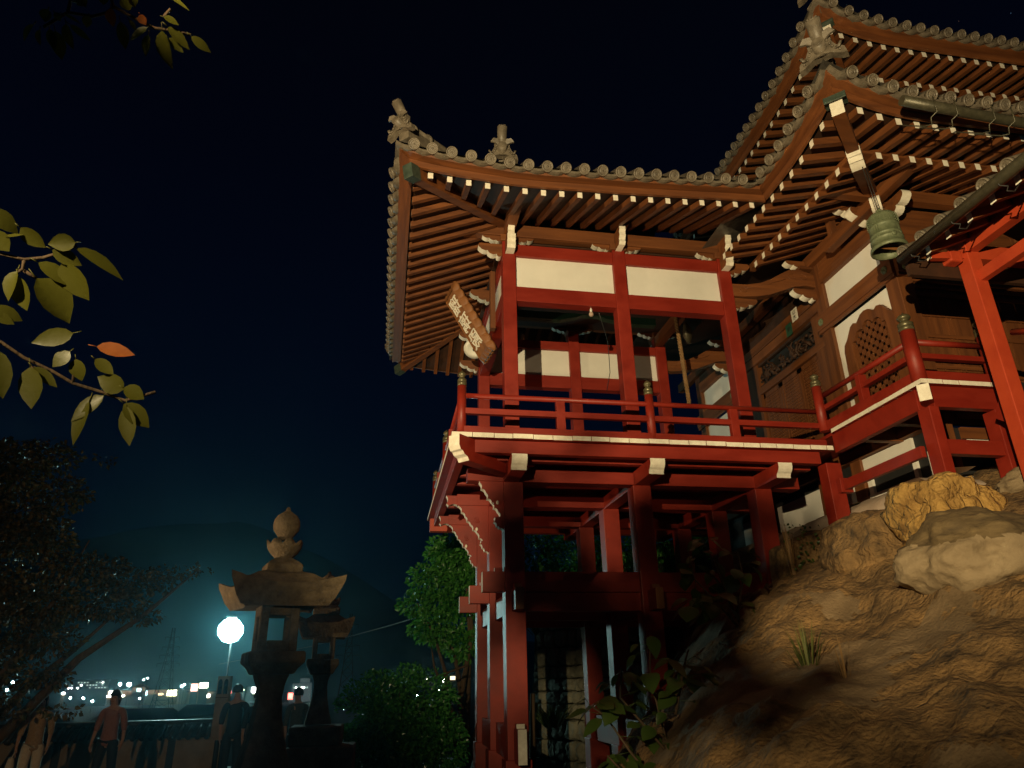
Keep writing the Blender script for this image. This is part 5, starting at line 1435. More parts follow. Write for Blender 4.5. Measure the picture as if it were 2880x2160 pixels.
broad("broad-leaved shrub, lower clump at the foot of the rock before the stilts", 2.4, 6.7, [[(2.7, 6.6, -1.2), (2.55, 6.7, -.6), (2.45, 6.75, 0), (2.5, 6.8, .38)], [(2.6, 6.6, -1.1), (2.2, 6.7, -.6), (2.0, 6.75, -.3), (1.85, 6.75, -.2)], [(2.5, 6.6, -.6), (2.15, 6.75, -.15), (2.2, 6.8, .1)], [(2.6, 6.6, -.3), (2.75, 6.7, .05), (2.85, 6.75, .25)], [(2.5, 6.6, -1.1), (2.1, 6.6, -.75), (1.95, 6.6, -.6)]], 95, None, 52, .19)
# small ivy on the rock face left of the corner stilt, dry stalks, grass tufts
T = thing("ivy", "small-leaved ivy spreading on the brown rock face left of the right corner stilt", "ivy", (5.45, 8.4, 1.2))
rr = random.Random(61); m = MB()
for k in range(170):
    x = rr.uniform(5.05, 5.72); z = 0.98 + (rr.random() ** 1.5) * .85
    p = Vector((x, 8.50 - (1.5 - z) * .10, z)); an = rr.uniform(0, 6.28)
    d = Vector((math.cos(an) * .6, -.35, math.sin(an) * .6 - .3)).normalized()
    leaf(m, p, p + d * rr.uniform(.03, .055), .034, (0, -1, .4))
m.obj("leaf_mass", LEAFV, T)
m = MB(); m.add([(4.98, 8.52, .6), (5.70, 8.52, .6), (5.70, 8.9, .6), (4.98, 8.9, .6), (5.02, 8.58, 1.52), (5.70, 8.60, 1.80), (5.70, 8.9, 1.85), (5.02, 8.9, 1.56)], [(0, 3, 2, 1), (4, 5, 6, 7), (0, 1, 5, 4), (2, 3, 7, 6), (0, 4, 7, 3), (1, 2, 6, 5)]); o = tag(m.obj("rock_face_block", ROCK, bevel=0.04), "brown rock face left of the right corner stilt, overgrown with ivy", "block"); roughen(o, .05, 77, 3)  # block shape standing for the brown rock face between the stilts
def tuft(name, label, cx, cy, cz, n, h, spread, mat, seed, lean=0.0, w=.006):
    rr = random.Random(seed); m = MB()
    for k in range(n):
        an = rr.uniform(0, 6.28); s = rr.random() * spread
        b = Vector((cx + math.cos(an) * s * .3, cy + math.sin(an) * s * .3, cz))
        t = b + Vector((math.cos(an) * s + lean, math.sin(an) * s, h * rr.uniform(.5, 1.1)))
        mid = b.lerp(t, .55) + Vector((0, 0, h * .12))
        sd = Vector((-math.sin(an), math.cos(an), 0)) * w
        m.add([b - sd, b + sd, mid + sd * .8, mid - sd * .8, t], [(0, 1, 2, 3), (3, 2, 4)])
    return tag(m.obj(name, mat), label, "grass")
tuft("dry_stalks", "bundle of dry reddish stalks beside the foot of the third front stilt", 5.12, 8.50, 1.12, 40, .72, .10, STRAW, 71, -.02, .010)
tuft("grass_tuft", "thin tuft of grass growing on the shaded rock slope", 3.55, 5.9, .02, 34, .42, .22, GRASSM, 72)
tuft("dry_grass", "few dry grass stalks on the lit rock slope below the green tuft", 3.42, 5.2, -.12, 12, .42, .12, STRAW, 73, 0, .005)
tuft("grass_tuft", "bright grass tuft on the stone retaining wall behind the stilts", 3.05, 14.7, .85, 60, .42, .42, GRASSM, 74, -.1, .012)
tuft("hanging_grass", "long dry grass hanging over the top of the retaining wall behind the stilts", 3.65, 13.4, 1.02, 90, .35, .30, GRASSM, 75, 0, .010)
tuft("fern", "small fern at the foot of the retaining wall", 3.0, 13.4, -.75, 60, .40, .45, GRASSM, 76, 0, .02)
# dry stone retaining wall behind the stilts: coursed rubble
T = thing("retaining_wall", "rubble stone retaining wall, greenish in the lamp light, seen between the stilts", "stone wall", (3.6, 14, -1.6))
rr = random.Random(81)
m = MB(); m.strip([[(2.95, 15.05, -1.6), (4.4, 12.25, -1.6), (9.5, 12.9, -1.6)], [(3.08, 15.1, 1.0), (4.5, 12.35, 1.0), (9.5, 13.4, 2.6)], [(2.4, 15.6, 1.5), (4.5, 15.6, 2.0), (9.5, 15.6, 3.2)], [(2.2, 17, 1.6), (4.5, 17, 2.6), (9.5, 17, 3.8)]]); m.obj("bank", EARTH, T)
z = -1.6
while z < 1.05:
    hh = rr.uniform(.20, .36); x = 2.72 + (z + 1.6) * .16
    while x < 5.9:
        w = rr.uniform(.22, .46)
        bm = bmesh.new(); bmesh.ops.create_icosphere(bm, subdivisions=3, radius=1)
        sd_ = rr.random() * 50
        for v in bm.verts:
            d = v.co.normalized(); k = (max(abs(d.x), abs(d.y), abs(d.z))) ** -.72 * (1 + .16 * fbm(d * 1.6 + Vector((sd_, 0, 0)), 3))
            v.co = Vector((d.x * w * .52, d.y * .16, d.z * hh * .53)) * k * .88
        me = bpy.data.meshes.new("stone"); bm.to_mesh(me); bm.free(); me.materials.append(MOSS)
        o = bpy.data.objects.new("stone", me); COL.objects.link(o); o.parent = T
        q_ = x + w / 2 - 2.72
        o.location = Vector((2.86 + q_ * .46 - (z + 1.6) * -.04, 15.0 - q_ * .89, z + hh / 2)) - WLOC[T]
        o.rotation_euler = (0, rr.uniform(-.15, .15), R(-62.7))
        x += w * .98
    z += hh * .96

m = MB(); m.tube([(2.62, 13.4, -1.6), (2.66, 13.4, -.2)], [.06, .045], 8)
tag(m.obj("old_post", BARK), "short dark wooden post at the left end of the retaining wall", "post")
m = MB(); m.tube([(.95, 14.2, -1.6), (.95, 14.2, -.35)], .06, 8); m.tube([(1.6, 14.3, .3), (-.1, 14.3, -.28)], .022, 6)
tag(m.obj("bamboo_rail", BARK), "slanting pole on a short post behind the hedge", "rail")

# ================================================================== terrace edge: parapet, door-like board, street lamp
T = thing("parapet_wall", "low plastered parapet wall with dark tile coping along the edge of the terrace", "wall", (-6, 18, -1.6))
m = MB(); m.box(-12.5, -4.42, 18.0, 18.28, -1.62, -.98); m.box(-4.28, -3.30, 18.0, 18.28, -1.62, -.98); m.obj("wall", WALLP, T)
for x in (-4.35, -3.28, -6.6, -9.2):
    m = MB(); m.box(x - .07, x + .07, 17.95, 18.33, -1.62, -.96); m.obj("pier", INK, T)
m = MB(); m.strip([[(-12.6, 17.80, -.98), (-3.18, 17.80, -.98)], [(-12.6, 18.14, -.74), (-3.18, 18.14, -.74)], [(-12.6, 18.48, -.98), (-3.18, 18.48, -.98)], [(-12.6, 17.80, -.98), (-3.18, 17.80, -.98)]], smooth=False)
m.tube([(-12.6, 18.14, -.71), (-3.18, 18.14, -.71)], .075, 10)
x = -12.5
while x < -3.2:
    m.tube([(x, 17.76, -.985), (x, 18.14, -.72)], .050, 8); x += .185
m.obj("coping", WALLTILE, T)
T = thing("board_with_panes", "tall cream board with two dark arched panes, standing beside the street lamp", "board", (-3.25, 17.0, -1.6))
m = MB()
vs = []
a0 = Vector((-3.39, 17.02, 0)); a1 = Vector((-3.12, 16.94, 0)); sdv = (a1 - a0); nv = Vector((-.28, -.96, 0))
def BP(u, t, z): return a0 + sdv * u + nv * t + Vector((0, 0, z))
m.add([BP(u, t, z) for z in (-1.0, .215) for (u, t) in ((0, 0), (1, 0), (1, -.10), (0, -.10))], [(0, 3, 2, 1), (4, 5, 6, 7), (0, 1, 5, 4), (1, 2, 6, 5), (2, 3, 7, 6), (3, 0, 4, 7)])
m.obj("board", WALLP, T, bevel=0.006)
for (ua, ub) in ((.10, .42), (.56, .88)):
    arch = [(ua, -.13), (ub, -.13), (ub, .10), (ub - .06, .145), (ub - .14, .16), (ua + .14, .16), (ua + .06, .145), (ua, .10)]
    m = MB(); m.prism(arch, lambda u, v, t: BP(u, t, v), .004, .010); m.obj("pane", GLASSD, T)
m = MB(); m.add([BP(u, .012, z) for (u, z) in ((0.02, -.205), (.98, -.205), (.98, -.195), (0.02, -.195))], [(0, 1, 2, 3)]); m.obj("joint", INK, T)
m = MB(); m.tube([(-3.25, 17.06, -1.6), (-3.25, 17.06, -.9)], .05, 8); m.obj("post", INK, T)

LAMPE = em("mercury_lamp_glow", (0.55, 1.0, 0.95), 250.0, 'AUTO')
T = thing("street_lamp", "street lamp with a dazzling white-cyan globe, left of the tall stone lantern", "street lamp", (-4.6, 24.0, -7.0))
m = MB(); m.lathe([(.0, -.36), (.2, -.30), (.34, -.12), (.36, 0), (.34, .12), (.2, .30), (0, .36)], (-4.6, 24.0, 1.6), 24); m.obj("lamp_globe", LAMPE, T)
m = MB(); m.tube([(-4.6, 24.3, -7.0), (-4.6, 24.3, 1.5), (-4.6, 24.1, 1.95), (-4.6, 24.0, 1.96)], .03, 8); m.lathe([(.05, 0), (.14, .05), (.16, .10), (.10, .12)], (-4.6, 24.0, 1.90), 12); m.obj("pole", INK, T)
# thin overhead wire
m = MB(); m.tube([(-12, 60, 1.6), (-4, 45, 2.1), (0, 37, 2.55), (4, 30, 3.2)], .012, 4)
tag(m.obj("overhead_wire", ENAMEL), "thin overhead wire sloping past the stone lanterns", "wire")

# ================================================================== people
def person(label, x, y, h, face, shirt, trouser, hair_long=False, walk=0.18, arm=(0.10, 0.0), bag=None, sleeve=True, bare_legs=False, lean=0.0):
    k = h / 1.70
    T = thing("person", label, "person", (x, y, -1.6), "people on the terrace")
    c, s = math.cos(face), math.sin(face)
    def W(p):                                      # local: x right, y forward, z up
        return Vector((x + (p[0] * c - p[1] * s) * k, y + (p[0] * s + p[1] * c) * k, -1.6 + p[2] * k))
    def skin(name, nodes, edges, mat, root=0, lv=2):
        me = bpy.data.meshes.new(name)
        me.from_pydata([W(n[0]) for n in nodes], edges, [])
        me.materials.append(mat)
        o = bpy.data.objects.new(name, me); COL.objects.link(o); o.parent = T; o.location = -WLOC[T]; WLOC[o] = Vector((0, 0, 0))
        sk = o.modifiers.new("skin", 'SKIN'); sk.use_smooth_shade = True
        for q, n in zip(me.skin_vertices[0].data, nodes):
            q.radius = (n[1] * k, (n[2] if len(n) > 2 else n[1]) * k)
            q.use_root = False
        me.skin_vertices[0].data[root].use_root = True
        sb = o.modifiers.new("sub", 'SUBSURF'); sb.levels = lv; sb.render_levels = lv
        return o
    w = walk
    hand = []
    nodes = [((0, 0, .93), .115, .095), ((0, .01, 1.10), .10, .08), ((0, lean * .5, 1.30), .125, .09), ((0, lean, 1.42), .085, .07), ((0, lean + .01, 1.50), .048, .05), ((0, lean + .025, 1.575), .070, .082), ((0, lean + .03, 1.655), .066, .078),
             ((.17, lean, 1.40), .052), ((.23, arm[1] * .3, 1.14), .040), ((.22 + arm[0] * .2, arm[1], .92), .028), ((.22 + arm[0] * .2, arm[1] + .03, .84), .030, .018),
             ((-.17, lean, 1.40), .052), ((-.23, -arm[1] * .3, 1.14), .040), ((-.22, -arm[1] * .7, .92), .028), ((-.22, -arm[1] * .7 + .03, .84), .030, .018),
             ((.09, 0, .86), .085), ((.10, w * .55, .47), .060), ((.10, w, .09), .036), ((.10, w + .13, .035), .034, .028),
             ((-.09, 0, .86), .085), ((-.10, -w * .35, .47), .060), ((-.10, -w, .09), .036), ((-.10, -w + .13, .035), .034, .028)]
    edges = [(0, 1), (1, 2), (2, 3), (3, 4), (4, 5), (5, 6), (3, 7), (7, 8), (8, 9), (9, 10), (3, 11), (11, 12), (12, 13), (13, 14), (0, 15), (15, 16), (16, 17), (17, 18), (0, 19), (19, 20), (20, 21), (21, 22)]
    for base, sx in ((10, 1), (14, -1)):            # five fingers on each hand
        b0 = nodes[base][0]
        for q, (dx, dy, L) in enumerate(((.0, .030, .075), (.004, .010, .085), (.002, -.010, .080), (.0, -.028, .062))):
            n0 = len(nodes)
            nodes.append(((b0[0] + dx * sx, b0[1] + dy, b0[2] - .035), .0085)); nodes.append(((b0[0] - .01 * sx, b0[1] + dy, b0[2] - .035 - L * .5), .008)); nodes.append(((b0[0] - .025 * sx, b0[1] + dy, b0[2] - .03 - L * .9), .0065))
            edges += [(base, n0), (n0, n0 + 1), (n0 + 1, n0 + 2)]
        n0 = len(nodes)
        nodes.append(((b0[0] - .02 * sx, b0[1] + .035, b0[2] + .0), .010)); nodes.append(((b0[0] - .028 * sx, b0[1] + .052, b0[2] - .035), .0085))
        edges += [(base, n0), (n0, n0 + 1)]
    n0 = len(nodes)
    nodes.append(((0, lean + .115, 1.60), .012)); edges.append((5, n0))       # nose
    skin("body", nodes, edges, SKIN)
    hd = (0, lean + .015, 1.64)
    m = MB()
    rows = []
    for i in range(9):
        th = i / 8 * (2.0 if not hair_long else 2.3)
        row = []
        for j in range(16):
            ph = j / 16 * 2 * math.pi
            fwd = math.sin(ph)
            lim = th * (1 if fwd < .35 else .55)
            row.append(W((hd[0] + .098 * math.sin(lim) * math.cos(ph), hd[1] + .112 * math.sin(lim) * math.sin(ph), hd[2] + .008 + .108 * math.cos(lim) - (.10 * (i / 8) ** 2 if hair_long and fwd < .35 else 0))))
        rows.append(row)
    m.strip(rows, close=True); m.obj("hair", HAIR, T)
    for sx in (-1, 1):
        m = MB(); m.lathe([(.0, -.008), (.018, -.004), (.020, .004), (.0, .008)], W((sx * .082, lean + .02, 1.60)), 8, M=Matrix(((0, 0, 1), (1, 0, 0), (0, 1.4, 0)))); m.obj("ear", SKIN, T)
        m = MB(); m.lathe([(0, -.008), (.009, 0), (0, .008)], W((sx * .030, lean + .100, 1.615)), 8); m.obj("eye", INK, T)
    m = MB(); m.tube([W((-.022, lean + .098, 1.555)), W((0, lean + .104, 1.552)), W((.022, lean + .098, 1.555))], .006 * k, 5); m.obj("mouth", LEAFR, T)
    e = .018
    sn = [((0, 0, .80), .150 + e, .118 + e), ((0, 0, .92), .140 + e, .108 + e), ((0, .01, 1.08), .115 + e, .09 + e), ((0, lean * .5, 1.30), .138 + e * .5, .10 + e), ((0, lean, 1.41), .095, .08), ((0, lean, 1.455), .062, .060),
          ((.17, lean, 1.395), .066), ((.215, arm[1] * .2, 1.22), .062), ((-.17, lean, 1.395), .066), ((-.215, -arm[1] * .2, 1.22), .062)]
    se = [(0, 1), (1, 2), (2, 3), (3, 4), (4, 5), (4, 6), (6, 7), (4, 8), (8, 9)]
    if sleeve:
        sn += [((.228, arm[1] * .6, 1.05), .048), ((-.228, -arm[1] * .5, 1.05), .048)]; se += [(7, 10), (9, 11)]
    skin("shirt", sn, se, shirt)
    zl = .58 if bare_legs else .14
    def lerp(a, b, z): u = (a[2] - z) / (a[2] - b[2]); return tuple(a[q] + (b[q] - a[q]) * u for q in range(3))
    kr, kl = (.10, w * .55, .47), (-.10, -w * .35, .47)
    pn = [((0, 0, 1.02), .135, .108), ((.09, 0, .85), .103), ((-.09, 0, .85), .103)]
    if bare_legs:
        pn += [(lerp((.09, 0, .86), kr, zl), .098), (lerp((-.09, 0, .86), kl, zl), .098)]; pe = [(0, 1), (0, 2), (1, 3), (2, 4)]
    else:
        pn += [(kr, .078), (kl, .078), ((.10, w * .95, zl), .062), ((-.10, -w * .95, zl), .062)]; pe = [(0, 1), (0, 2), (1, 3), (2, 4), (3, 5), (4, 6)]
    skin("trousers", pn, pe, trouser)
    for sx, yy in ((1, w), (-1, -w)):
        m = MB(); m.tube([W((sx * .10, yy - .07, .04)), W((sx * .10, yy + .02, .045)), W((sx * .10, yy + .13, .035)), W((sx * .10, yy + .20, .025))], [.040 * k, .048 * k, .045 * k, .022 * k], 10); m.obj("shoe", INK, T)
    if bag:
        B = thing("tote_bag", bag, "bag", W((.27, arm[1] + .02, .50)))
        m = MB()
        m.strip([[W((.27 + a, arm[1] + .02 + b, z)) for (a, b) in ((-.03 * g, -.19 * f), (.04 * g, -.19 * f), (.05 * g, 0), (.04 * g, .19 * f), (-.03 * g, .19 * f), (-.04 * g, 0))] for (z, f, g) in ((.42, .86, 1.0), (.46, .95, 1.5), (.58, 1.0, 1.6), (.70, .96, 1.1), (.74, .95, .9))], close=True)
        m.add([W((.27 + a, arm[1] + .02 + b, .42)) for (a, b) in ((-.03, -.163), (.04, -.163), (.05, 0), (.04, .163), (-.03, .163), (-.04, 0))], [(0, 1, 2, 3, 4, 5)])
        m.obj("bag_body", CLOTHW, B)
        m = MB(); m.tube([W((.27, arm[1] - .09, .73)), W((.245, arm[1] - .03, .83)), W((.24, arm[1] + .04, .83)), W((.27, arm[1] + .13, .73))], .008, 6); m.obj("bag_handle", CLOTHW, B)
    return T
CLOTHT = pm("tan_cloth", (0.26, 0.17, 0.09), (0.36, 0.25, 0.14), 30, 0.9)
CLOTHW = pm("pale_cloth", (0.50, 0.43, 0.33), (0.60, 0.53, 0.42), 30, 0.9)
CLOTHP = pm("dusty_pink_cloth", (0.24, 0.10, 0.08), (0.30, 0.14, 0.11), 30, 0.9)
CLOTHN = pm("navy_cloth", (0.006, 0.008, 0.014), (0.012, 0.014, 0.022), 30, 0.8)
CLOTHG = pm("grey_blue_cloth", (0.05, 0.075, 0.085), (0.08, 0.11, 0.12), 30, 0.85)
person("person in a tan top and cream trousers carrying a pale bag, leftmost of the walkers", -5.35, 13.6, 1.52, R(200), CLOTHT, CLOTHW, True, .10, (.1, .16), "pale tote bag held by the person in the tan top")
person("person in a dusty pink top and dark trousers walking beside the one in tan", -4.35, 13.9, 1.55, R(170), CLOTHP, CLOTHN, True, .16, (.1, .1))
person("person in a black jacket and dark trousers seen from behind, left of the tall lantern", -2.48, 14.3, 1.60, R(10), CLOTHN, CLOTHN, False, .08, (.1, .05))
person("person in a dark top and pale shorts with bare calves, partly behind the tall lantern", -2.08, 14.0, 1.50, R(-20), CLOTHN, CLOTHW, False, .10, (.1, .06), bare_legs=True)
person("person in a grey-blue shirt standing between the two stone lanterns", -1.42, 14.2, 1.53, R(30), CLOTHG, CLOTHN, False, .06, (.1, .05))

# ================================================================== far hills, pylon, town
ridge_pts = [(-2600, 215), (-1700, 235), (-958, 252), (-766, 247), (-660, 273), (-581, 281), (-495, 301), (-397, 312), (-311, 315), (-251, 305), (-219, 286), (-157, 260), (-118, 242), (-64, 216), (-17, 186), (37, 157), (129, 113), (323, 82), (728, 60), (1600, 50), (2600, 40)]
m = MB(); rows = []
for t in np.linspace(0, 1, 10):
    row = []
    for x in np.linspace(-2600, 2600, 160):
        hz = interp(x, ridge_pts)
        y = 700 + 900 * t + 60 * math.sin(x * .004)
        z = -8 + (hz + 8) * t ** 1.5 + (mnoise.noise(Vector((x * .012, t * 6, 0))) * 9 + mnoise.noise(Vector((x * .05, t * 9, 4))) * 3) * (0.25 + .75 * t if t < 1 else .5)
        row.append((x, y, z))
    rows.append(row)
rows.append([(p[0], 2000, -8) for p in rows[-1]])
m.strip(rows)
tag(m.obj("hills", HILL), kind="structure")
PYM = pm("pylon_steel", (0.06, 0.035, 0.022), (0.09, 0.055, 0.035), 3, 0.6)
def pylon(label, x, y, z0, z1, w, mat):
    T = thing("transmission_pylon", label, "pylon", (x, y, z0))
    m = MB(); hh = z1 - z0
    def at(u, sx, sy):
        ww = w * (1 - u) ** 1.4 * .5 + w * .07
        return Vector((x + sx * ww, y + sy * ww, z0 + hh * u))
    us = [0, .14, .27, .39, .50, .60, .70, .80, .90, 1.0]
    for sx in (-1, 1):
        for sy in (-1, 1):
            m.tube([at(u, sx, sy) for u in us], .13, 4)
    for a, b in zip(us, us[1:]):
        for (p, q) in (((-1, -1), (1, -1)), ((1, -1), (1, 1)), ((1, 1), (-1, 1)), ((-1, 1), (-1, -1))):
            m.tube([at(a, *p), at(b, *q)], .07, 3); m.tube([at(a, *q), at(b, *p)], .07, 3); m.tube([at(b, *p), at(b, *q)], .07, 3)
    for u, L in ((.56, 3.9), (.66, 3.4), (.76, 3.0), (.88, 2.5)):
        for s in (-1, 1):
            c = Vector((x, y, z0 + hh * u))
            m.tube([c, c + Vector((s * L, 0, .25))], [.16, .06], 4); m.tube([c + Vector((0, 0, 1.0)), c + Vector((s * L, 0, .25))], .05, 3)
            m.tube([c + Vector((s * L, 0, .2)), c + Vector((s * L, 0, -.9))], .07, 4)
    m.obj("lattice_mast", mat, T)
pylon("dim lattice transmission pylon rising behind the hedge, right of the small lantern", -10.6, 250, -8, 21.5, 5.2, PYM)
pylon("faint lattice transmission pylon in the distance below the maple bough", -78, 300, -8, 21, 6.0, HILL)

NEON = {}
def glow(name, c, s):
    if name not in NEON: NEON[name] = em(name, c, s)
    return NEON[name]
gW = glow("white_shop_light", (1, .95, .85), 26.0); gWW = glow("warm_window_light", (1, .80, .48), 3.5); gY = glow("yellow_green_sign_light", (.95, 1, .62), 24.0)
gP = glow("pink_sign_light", (1, .50, .40), 4.5); gR = glow("red_sign_light", (1, .16, .12), 7.0); gC = glow("cyan_window_light", (.55, .95, 1), 9.0); gS = glow("lamp_point", (.95, 1, .92), 90.0); gT = glow("wall_glow", (1, .62, .34), .30); gD = glow("dim_window", (.75, 1, .9), 1.1)  # light on the tan town walls is put in as emission
FAC = pm("town_facade", (0.05, 0.05, 0.05), (0.08, 0.08, 0.08), 0.2, 0.8)
DROOF = pm("town_roof", (0.010, 0.011, 0.013), (0.02, 0.021, 0.024), 0.3, 0.7)
TANW = pm("mall_wall", (0.30, 0.20, 0.12), (0.34, 0.23, 0.14), 0.2, 0.8)
def building(name, label, cat, x0, x1, y, depth, z1, wall, parts, roof='flat', rh=1.5, rm=None, group=None):
    T = thing(name, label, cat, ((x0 + x1) / 2, y, -8), group)
    m = MB(); m.box(x0, x1, y, y + depth, -8, z1); m.obj("wall", wall, T)
    if roof == 'gable':
        m = MB(); m.strip([[(x0 - .4, y - .5, z1), (x1 + .4, y - .5, z1)], [(x0 - .2, y + depth / 2, z1 + rh), (x1 + .2, y + depth / 2, z1 + rh)], [(x0 - .4, y + depth + .5, z1), (x1 + .4, y + depth + .5, z1)]], smooth=False)
        m.add([(x0, y, z1), (x0, y + depth, z1), (x0, y + depth / 2, z1 + rh), (x1, y, z1), (x1, y + depth, z1), (x1, y + depth / 2, z1 + rh)], [(0, 1, 2), (3, 4, 5)]); m.obj("roof", rm or DROOF, T)
    elif roof == 'front':
        m = MB(); c = (x0 + x1) / 2
        m.strip([[(x0 - .4, y - .4, z1), (x0 - .4, y + depth, z1)], [(c, y - .4, z1 + rh), (c, y + depth, z1 + rh)], [(x1 + .4, y - .4, z1), (x1 + .4, y + depth, z1)]], smooth=False)
        m.add([(x0, y - .02, z1), (x1, y - .02, z1), (c, y - .02, z1 + rh)], [(0, 1, 2)]); m.obj("roof", rm or TANW, T)
    else:
        m = MB(); m.box(x0 - .3, x1 + .3, y - .3, y + depth, z1 + .002, z1 + .35); m.obj("roof", rm or DROOF, T)
    for (nm, a, b, c, d, mt) in parts:
        m = MB(); m.box(a, b, y - .25, y - .02, c, d); m.obj(nm, mt, T)
    return T
rr = random.Random(91)
wins = []
for q in range(3):
    for k in range(13):
        r_ = rr.random()
        if r_ < .62: wins.append(("window", -155 + k * 1.42, -154.35 + k * 1.42, .7 + q * 1.25, 1.15 + q * 1.25, gW if r_ < .2 else gD))
building("apartment_block", "long dark apartment block with rows of small lit windows, far left under the maple", "building", -155.8, -136.2, 420, 12, 4.5, FAC, wins)
building("shopping_mall", "long low tan shopping building with bright shop fronts, left of the street lamp", "building", -158, -102.6, 421, 30, -.6, TANW,
         [("glowing_wall", -146, -103, -2.6, -.75, gT), ("shop_front", -157.5, -149.9, -1.9, -1.0, gW), ("shop_front", -145.3, -142.6, -1.9, -.8, gW), ("shop_front", -135.5, -130.9, -2.0, -.7, gW), ("shop_front", -140.8, -128.1, -3.5, -2.8, gW), ("shop_front", -119.3, -117.3, -3.0, -1.0, gC), ("shop_front", -107.7, -103.2, -3.5, -.9, gY), ("shop_sign", -112, -109.5, -3.2, -2.2, gWW)])
building("gabled_shop", "tan gabled shop front with a round blue sign on the mall", "building", -124.2, -118.0, 419, 6, .7, TANW, [("round_sign", -122, -120, -1.1, .2, gC), ("glowing_wall", -124, -118.2, -1.0, .6, gT)], 'front', 1.7)
building("sign_tower", "pink illuminated shop sign beside a brighter yellow-white one, left of the tall board", "sign", -96.3, -93.0, 420, 1.0, 1.9, FAC, [("sign_panel", -96.3, -93.0, -1.6, 1.9, gP)])
building("sign_tower", "brightest yellow-white illuminated sign, just left of the tall board with two panes", "sign", -92.7, -88.5, 422, 1.0, 2.3, FAC, [("sign_panel", -92.7, -88.5, -.1, 2.2, gY)])
building("roadside_shop", "low roadside shop with a white lit front under the yellow-white sign", "building", -100, -86, 430, 10, -2.0, TANW, [("shop_front", -91.0, -88.6, -4.7, -3.2, gW), ("glowing_wall", -99, -87, -3.0, -2.1, gT)])
building("roadside_shop", "roadside shop with a red sign, right of the tall board", "building", -79, -70, 418, 8, -1.0, FAC, [("red_sign", -76.9, -75.8, -3.2, -1.8, gR), ("lit_sign", -72.1, -69.6, -1.7, -1.1, gY)])
building("roadside_shop", "brightly lit white shop front close to the left side of the tall lantern's shaft", "building", -69, -60, 421, 8, -.2, FAC, [("shop_front", -66.3, -63.1, -2.6, -.3, gW), ("shop_front", -65.5, -60.5, -3.4, -2.7, gY), ("shop_front", -63.9, -62.2, -5.5, -4.1, gW)])
wins = [("window", -45.0 + k * .95, -44.5 + k * .95, -1.3, -.5, gW if k in (1, 4, 5) else gD) for k in range(8)] + [("window", -41.5, -40.6, -2.5, -1.8, gWW)]
building("office_building", "grey building with a row of lit windows, between the two lantern shafts", "building", -45.7, -36.6, 420, 10, 1.2, glow("grey_wall_glow", (.6, .8, .8), .10), wins)  # grey walls here and on the penthouse are emissive to look lit
building("roof_house", "small pale penthouse on top of the grey office building", "building", -42.4, -37.6, 424, 4, 3.5, glow("grey_wall_glow", (.6, .8, .8), .10), [])
building("sign_tower", "red and white illuminated sign right of the tall lantern's shaft", "sign", -47.6, -44.6, 400, 1.0, -3.1, FAC, [("sign_panel", -45.2, -42.9, -6.2, -3.2, gR), ("sign_panel_core", -44.9, -43.3, -5.2, -3.8, gP)])
for (n_, x0, x1, z0, z1, mt) in (("pale lit shop window far right above the hedge", 24.8, 26.4, 1.4, 2.4, gW), ("white lit shop window above the right of the hedge", 32.1, 34.0, .5, 1.6, gW), ("warm lit shop front nearest the pavilion stilts, above the hedge", 37.6, 40.3, 1.5, 3.3, gWW), ("pink-white lamp-lit shop beside the left stilt", 44.2, 45.8, 2.1, 3.6, gP)):
    building("distant_shop", n_, "building", x0 - 3, x1 + 3, 420, 8, z1 + 1.2, FAC, [("shop_front", x0, x1, z0, z1, mt)])
# house roofs below the terrace
for k, (x0, x1, y, z1, d) in enumerate(((-27.5, -21.5, 62, -3.6, 8), (-21.0, -15.5, 66, -3.2, 8), (-15.2, -10.4, 58, -2.9, 8), (-34, -28, 70, -3.8, 9), (-10.0, -6.5, 64, -3.4, 7), (-42, -35, 80, -3.6, 9), (-30.5, -24, 92, -2.7, 9), (-23, -17, 96, -2.5, 9))):
    pts = []
    if k in (0, 2, 4): pts = [("window", x0 + 1.2, x0 + 2.2, z1 - 1.1, z1 - .4, gD)]
    building("town_house", ("dark tiled house roof below the terrace, left one behind the coping", "dark tiled house with a dim window just below the terrace", "dark house nearest the tall board with a dim window", "dark house roof at the far left behind the walkers", "small dark house right of the tall board", "dark house beneath the maple's foliage", "dark house roof under the long mall", "dark house roof below the gabled shop")[k], "house", x0, x1, y, d, z1 - .4, DROOF, pts, 'gable', 1.0, None, "dark houses below the terrace")
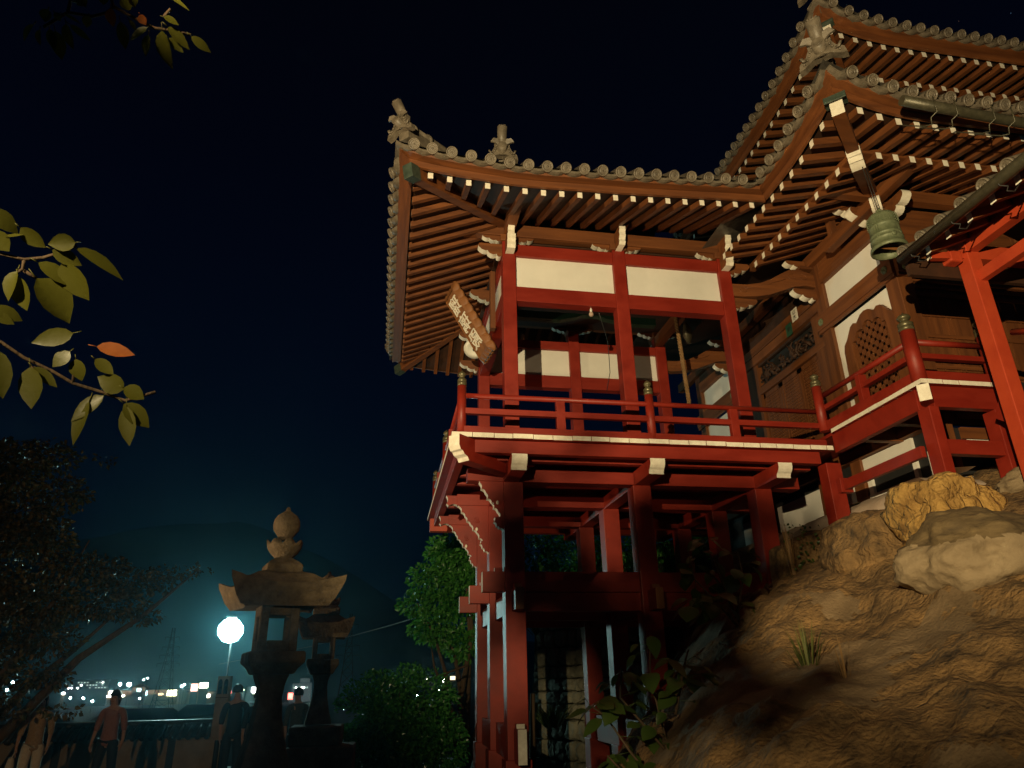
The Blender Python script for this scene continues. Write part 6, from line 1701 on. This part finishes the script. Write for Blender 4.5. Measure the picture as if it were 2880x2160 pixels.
# single bright lamps of the town
def light_pole(label, x, y, z, r, mt):
    T = thing("town_lamp", label, "street lamp", (x, y, -8), "small bright lamps of the town")
    m = MB(); r *= 1.5; m.lathe([(0, -r), (r * .8, -r * .6), (r, 0), (r * .8, r * .6), (0, r)], (x, y, z), 8); m.obj("lamp_head", mt, T)  # head enlarged to stand in for the lamp's bloom
    m = MB(); m.tube([(x, y, -8), (x, y, z - r)], .06, 5); m.obj("pole", INK, T)
TL = [("brilliant white lamp above the mall, left of the gabled shop", -90.3, 300, 1.5, .45, gS), ("greenish white lamp just left of the brilliant one", -93.5, 300, 1.7, .32, gS), ("white lamp among the dark roofs, upper of a pair", -93.6, 300, -5.2, .26, gS), ("white lamp among the dark roofs, lower of a pair", -93.9, 300, -7.0, .28, gS),
      ("lamp by the dim window of a dark house", -76.1, 300, -7.2, .22, gS), ("lamp below the mall's cyan window", -85.9, 300, -3.2, .18, gS), ("lamp under the maple, left of a pair", -109.2, 300, -2.6, .22, gS), ("lamp under the maple, right of a pair", -104.9, 300, -2.7, .22, gS), ("pinkish lamp by the walkers", -101.7, 300, -3.8, .25, gS),
      ("bluish lamp at the top left of the tall lantern's shaft", -55.8, 300, 1.5, .26, gS), ("lamp glimpsed through the maple at the left edge", -132.2, 300, 2.8, .3, gS), ("second lamp glimpsed through the maple at the left edge", -129.3, 300, 3.0, .25, gS), ("low lamp glimpsed through the maple at the left edge", -130.5, 300, .5, .25, gS), ("double roadside lamp, lower head, left of the pink sign", -72.2, 300, .6, .22, gS), ("double roadside lamp, upper head, left of the pink sign", -71.3, 300, 1.1, .22, gS), ("tiny far lamp on the hillside, left", -85.6, 300, 3.0, .14, gS), ("tiny far lamp on the hillside, right", -84.4, 300, 3.6, .14, gS),
      ("lamp right of the hedge, lower left of a row", 22.3, 300, -2.6, .25, gS), ("lamp right of the hedge, higher one of a row", 24.2, 300, 1.2, .22, gS), ("lamp low in the hedge's right flank", 14.4, 300, -4.2, .22, gS)]
for a in TL: light_pole(*a)

# ================================================================== shadow-casting greenery around the floodlight, outside the picture
T = thing("floodlight_shrub", "leafy shrub behind the camera, in front of the floodlight", "shrub", (-1.7, -1.4, -1.6))
crown("foliage", T, LEAFV, [((-1.72, -1.4, 1.54), (.21, .04, .13)), ((-1.72, -1.4, 1.44), (.20, .04, .06)), ((-1.55, -1.4, 1.34), (.13, .04, .05)), ((-1.88, -1.4, 1.53), (.10, .04, .15)), ((-1.62, -1.4, 1.62), (.18, .04, .07))], 1700, .045, 55)
crown("foliage", T, LEAFV, [((-1.70, -1.4, 1.69), (.24, .05, .07)), ((-1.60, -1.39, 2.025), (.022, .03, .030)), ((-1.62, -1.4, 1.985), (.015, .03, .02)), ((-2.17, -1.4, 1.48), (.11, .05, .17)), ((-1.42, -1.4, 1.28), (.10, .05, .06))], 300, .036, 56)
limbs(T, BARK, (-1.7, -1.42, -1.6), [(-1.605, -1.4, 2.03), (-1.8, -1.4, 1.55), (-1.55, -1.4, 1.4), (-2.17, -1.4, 1.55)], .010, 9, "stem")

# ================================================================== even cyan-tinted haze, added to give the street lamp its halo
hz = bpy.data.materials.new("halo_haze"); hz.use_nodes = True
t = hz.node_tree; t.nodes.clear()
o_ = t.nodes.new("ShaderNodeOutputMaterial"); v_ = t.nodes.new("ShaderNodeVolumePrincipled")
v_.inputs["Color"].default_value = (0.32, 0.80, 1.0, 1)
v_.inputs["Density"].default_value = 0.0009
v_.inputs["Anisotropy"].default_value = 0.86
t.links.new(v_.outputs[0], o_.inputs["Volume"])
m = MB(); m.box(-2800, 2800, -60, 2300, -9.2, 345)
tag(m.obj("haze", hz), kind="stuff")
scene.cycles.volume_bounces = 0
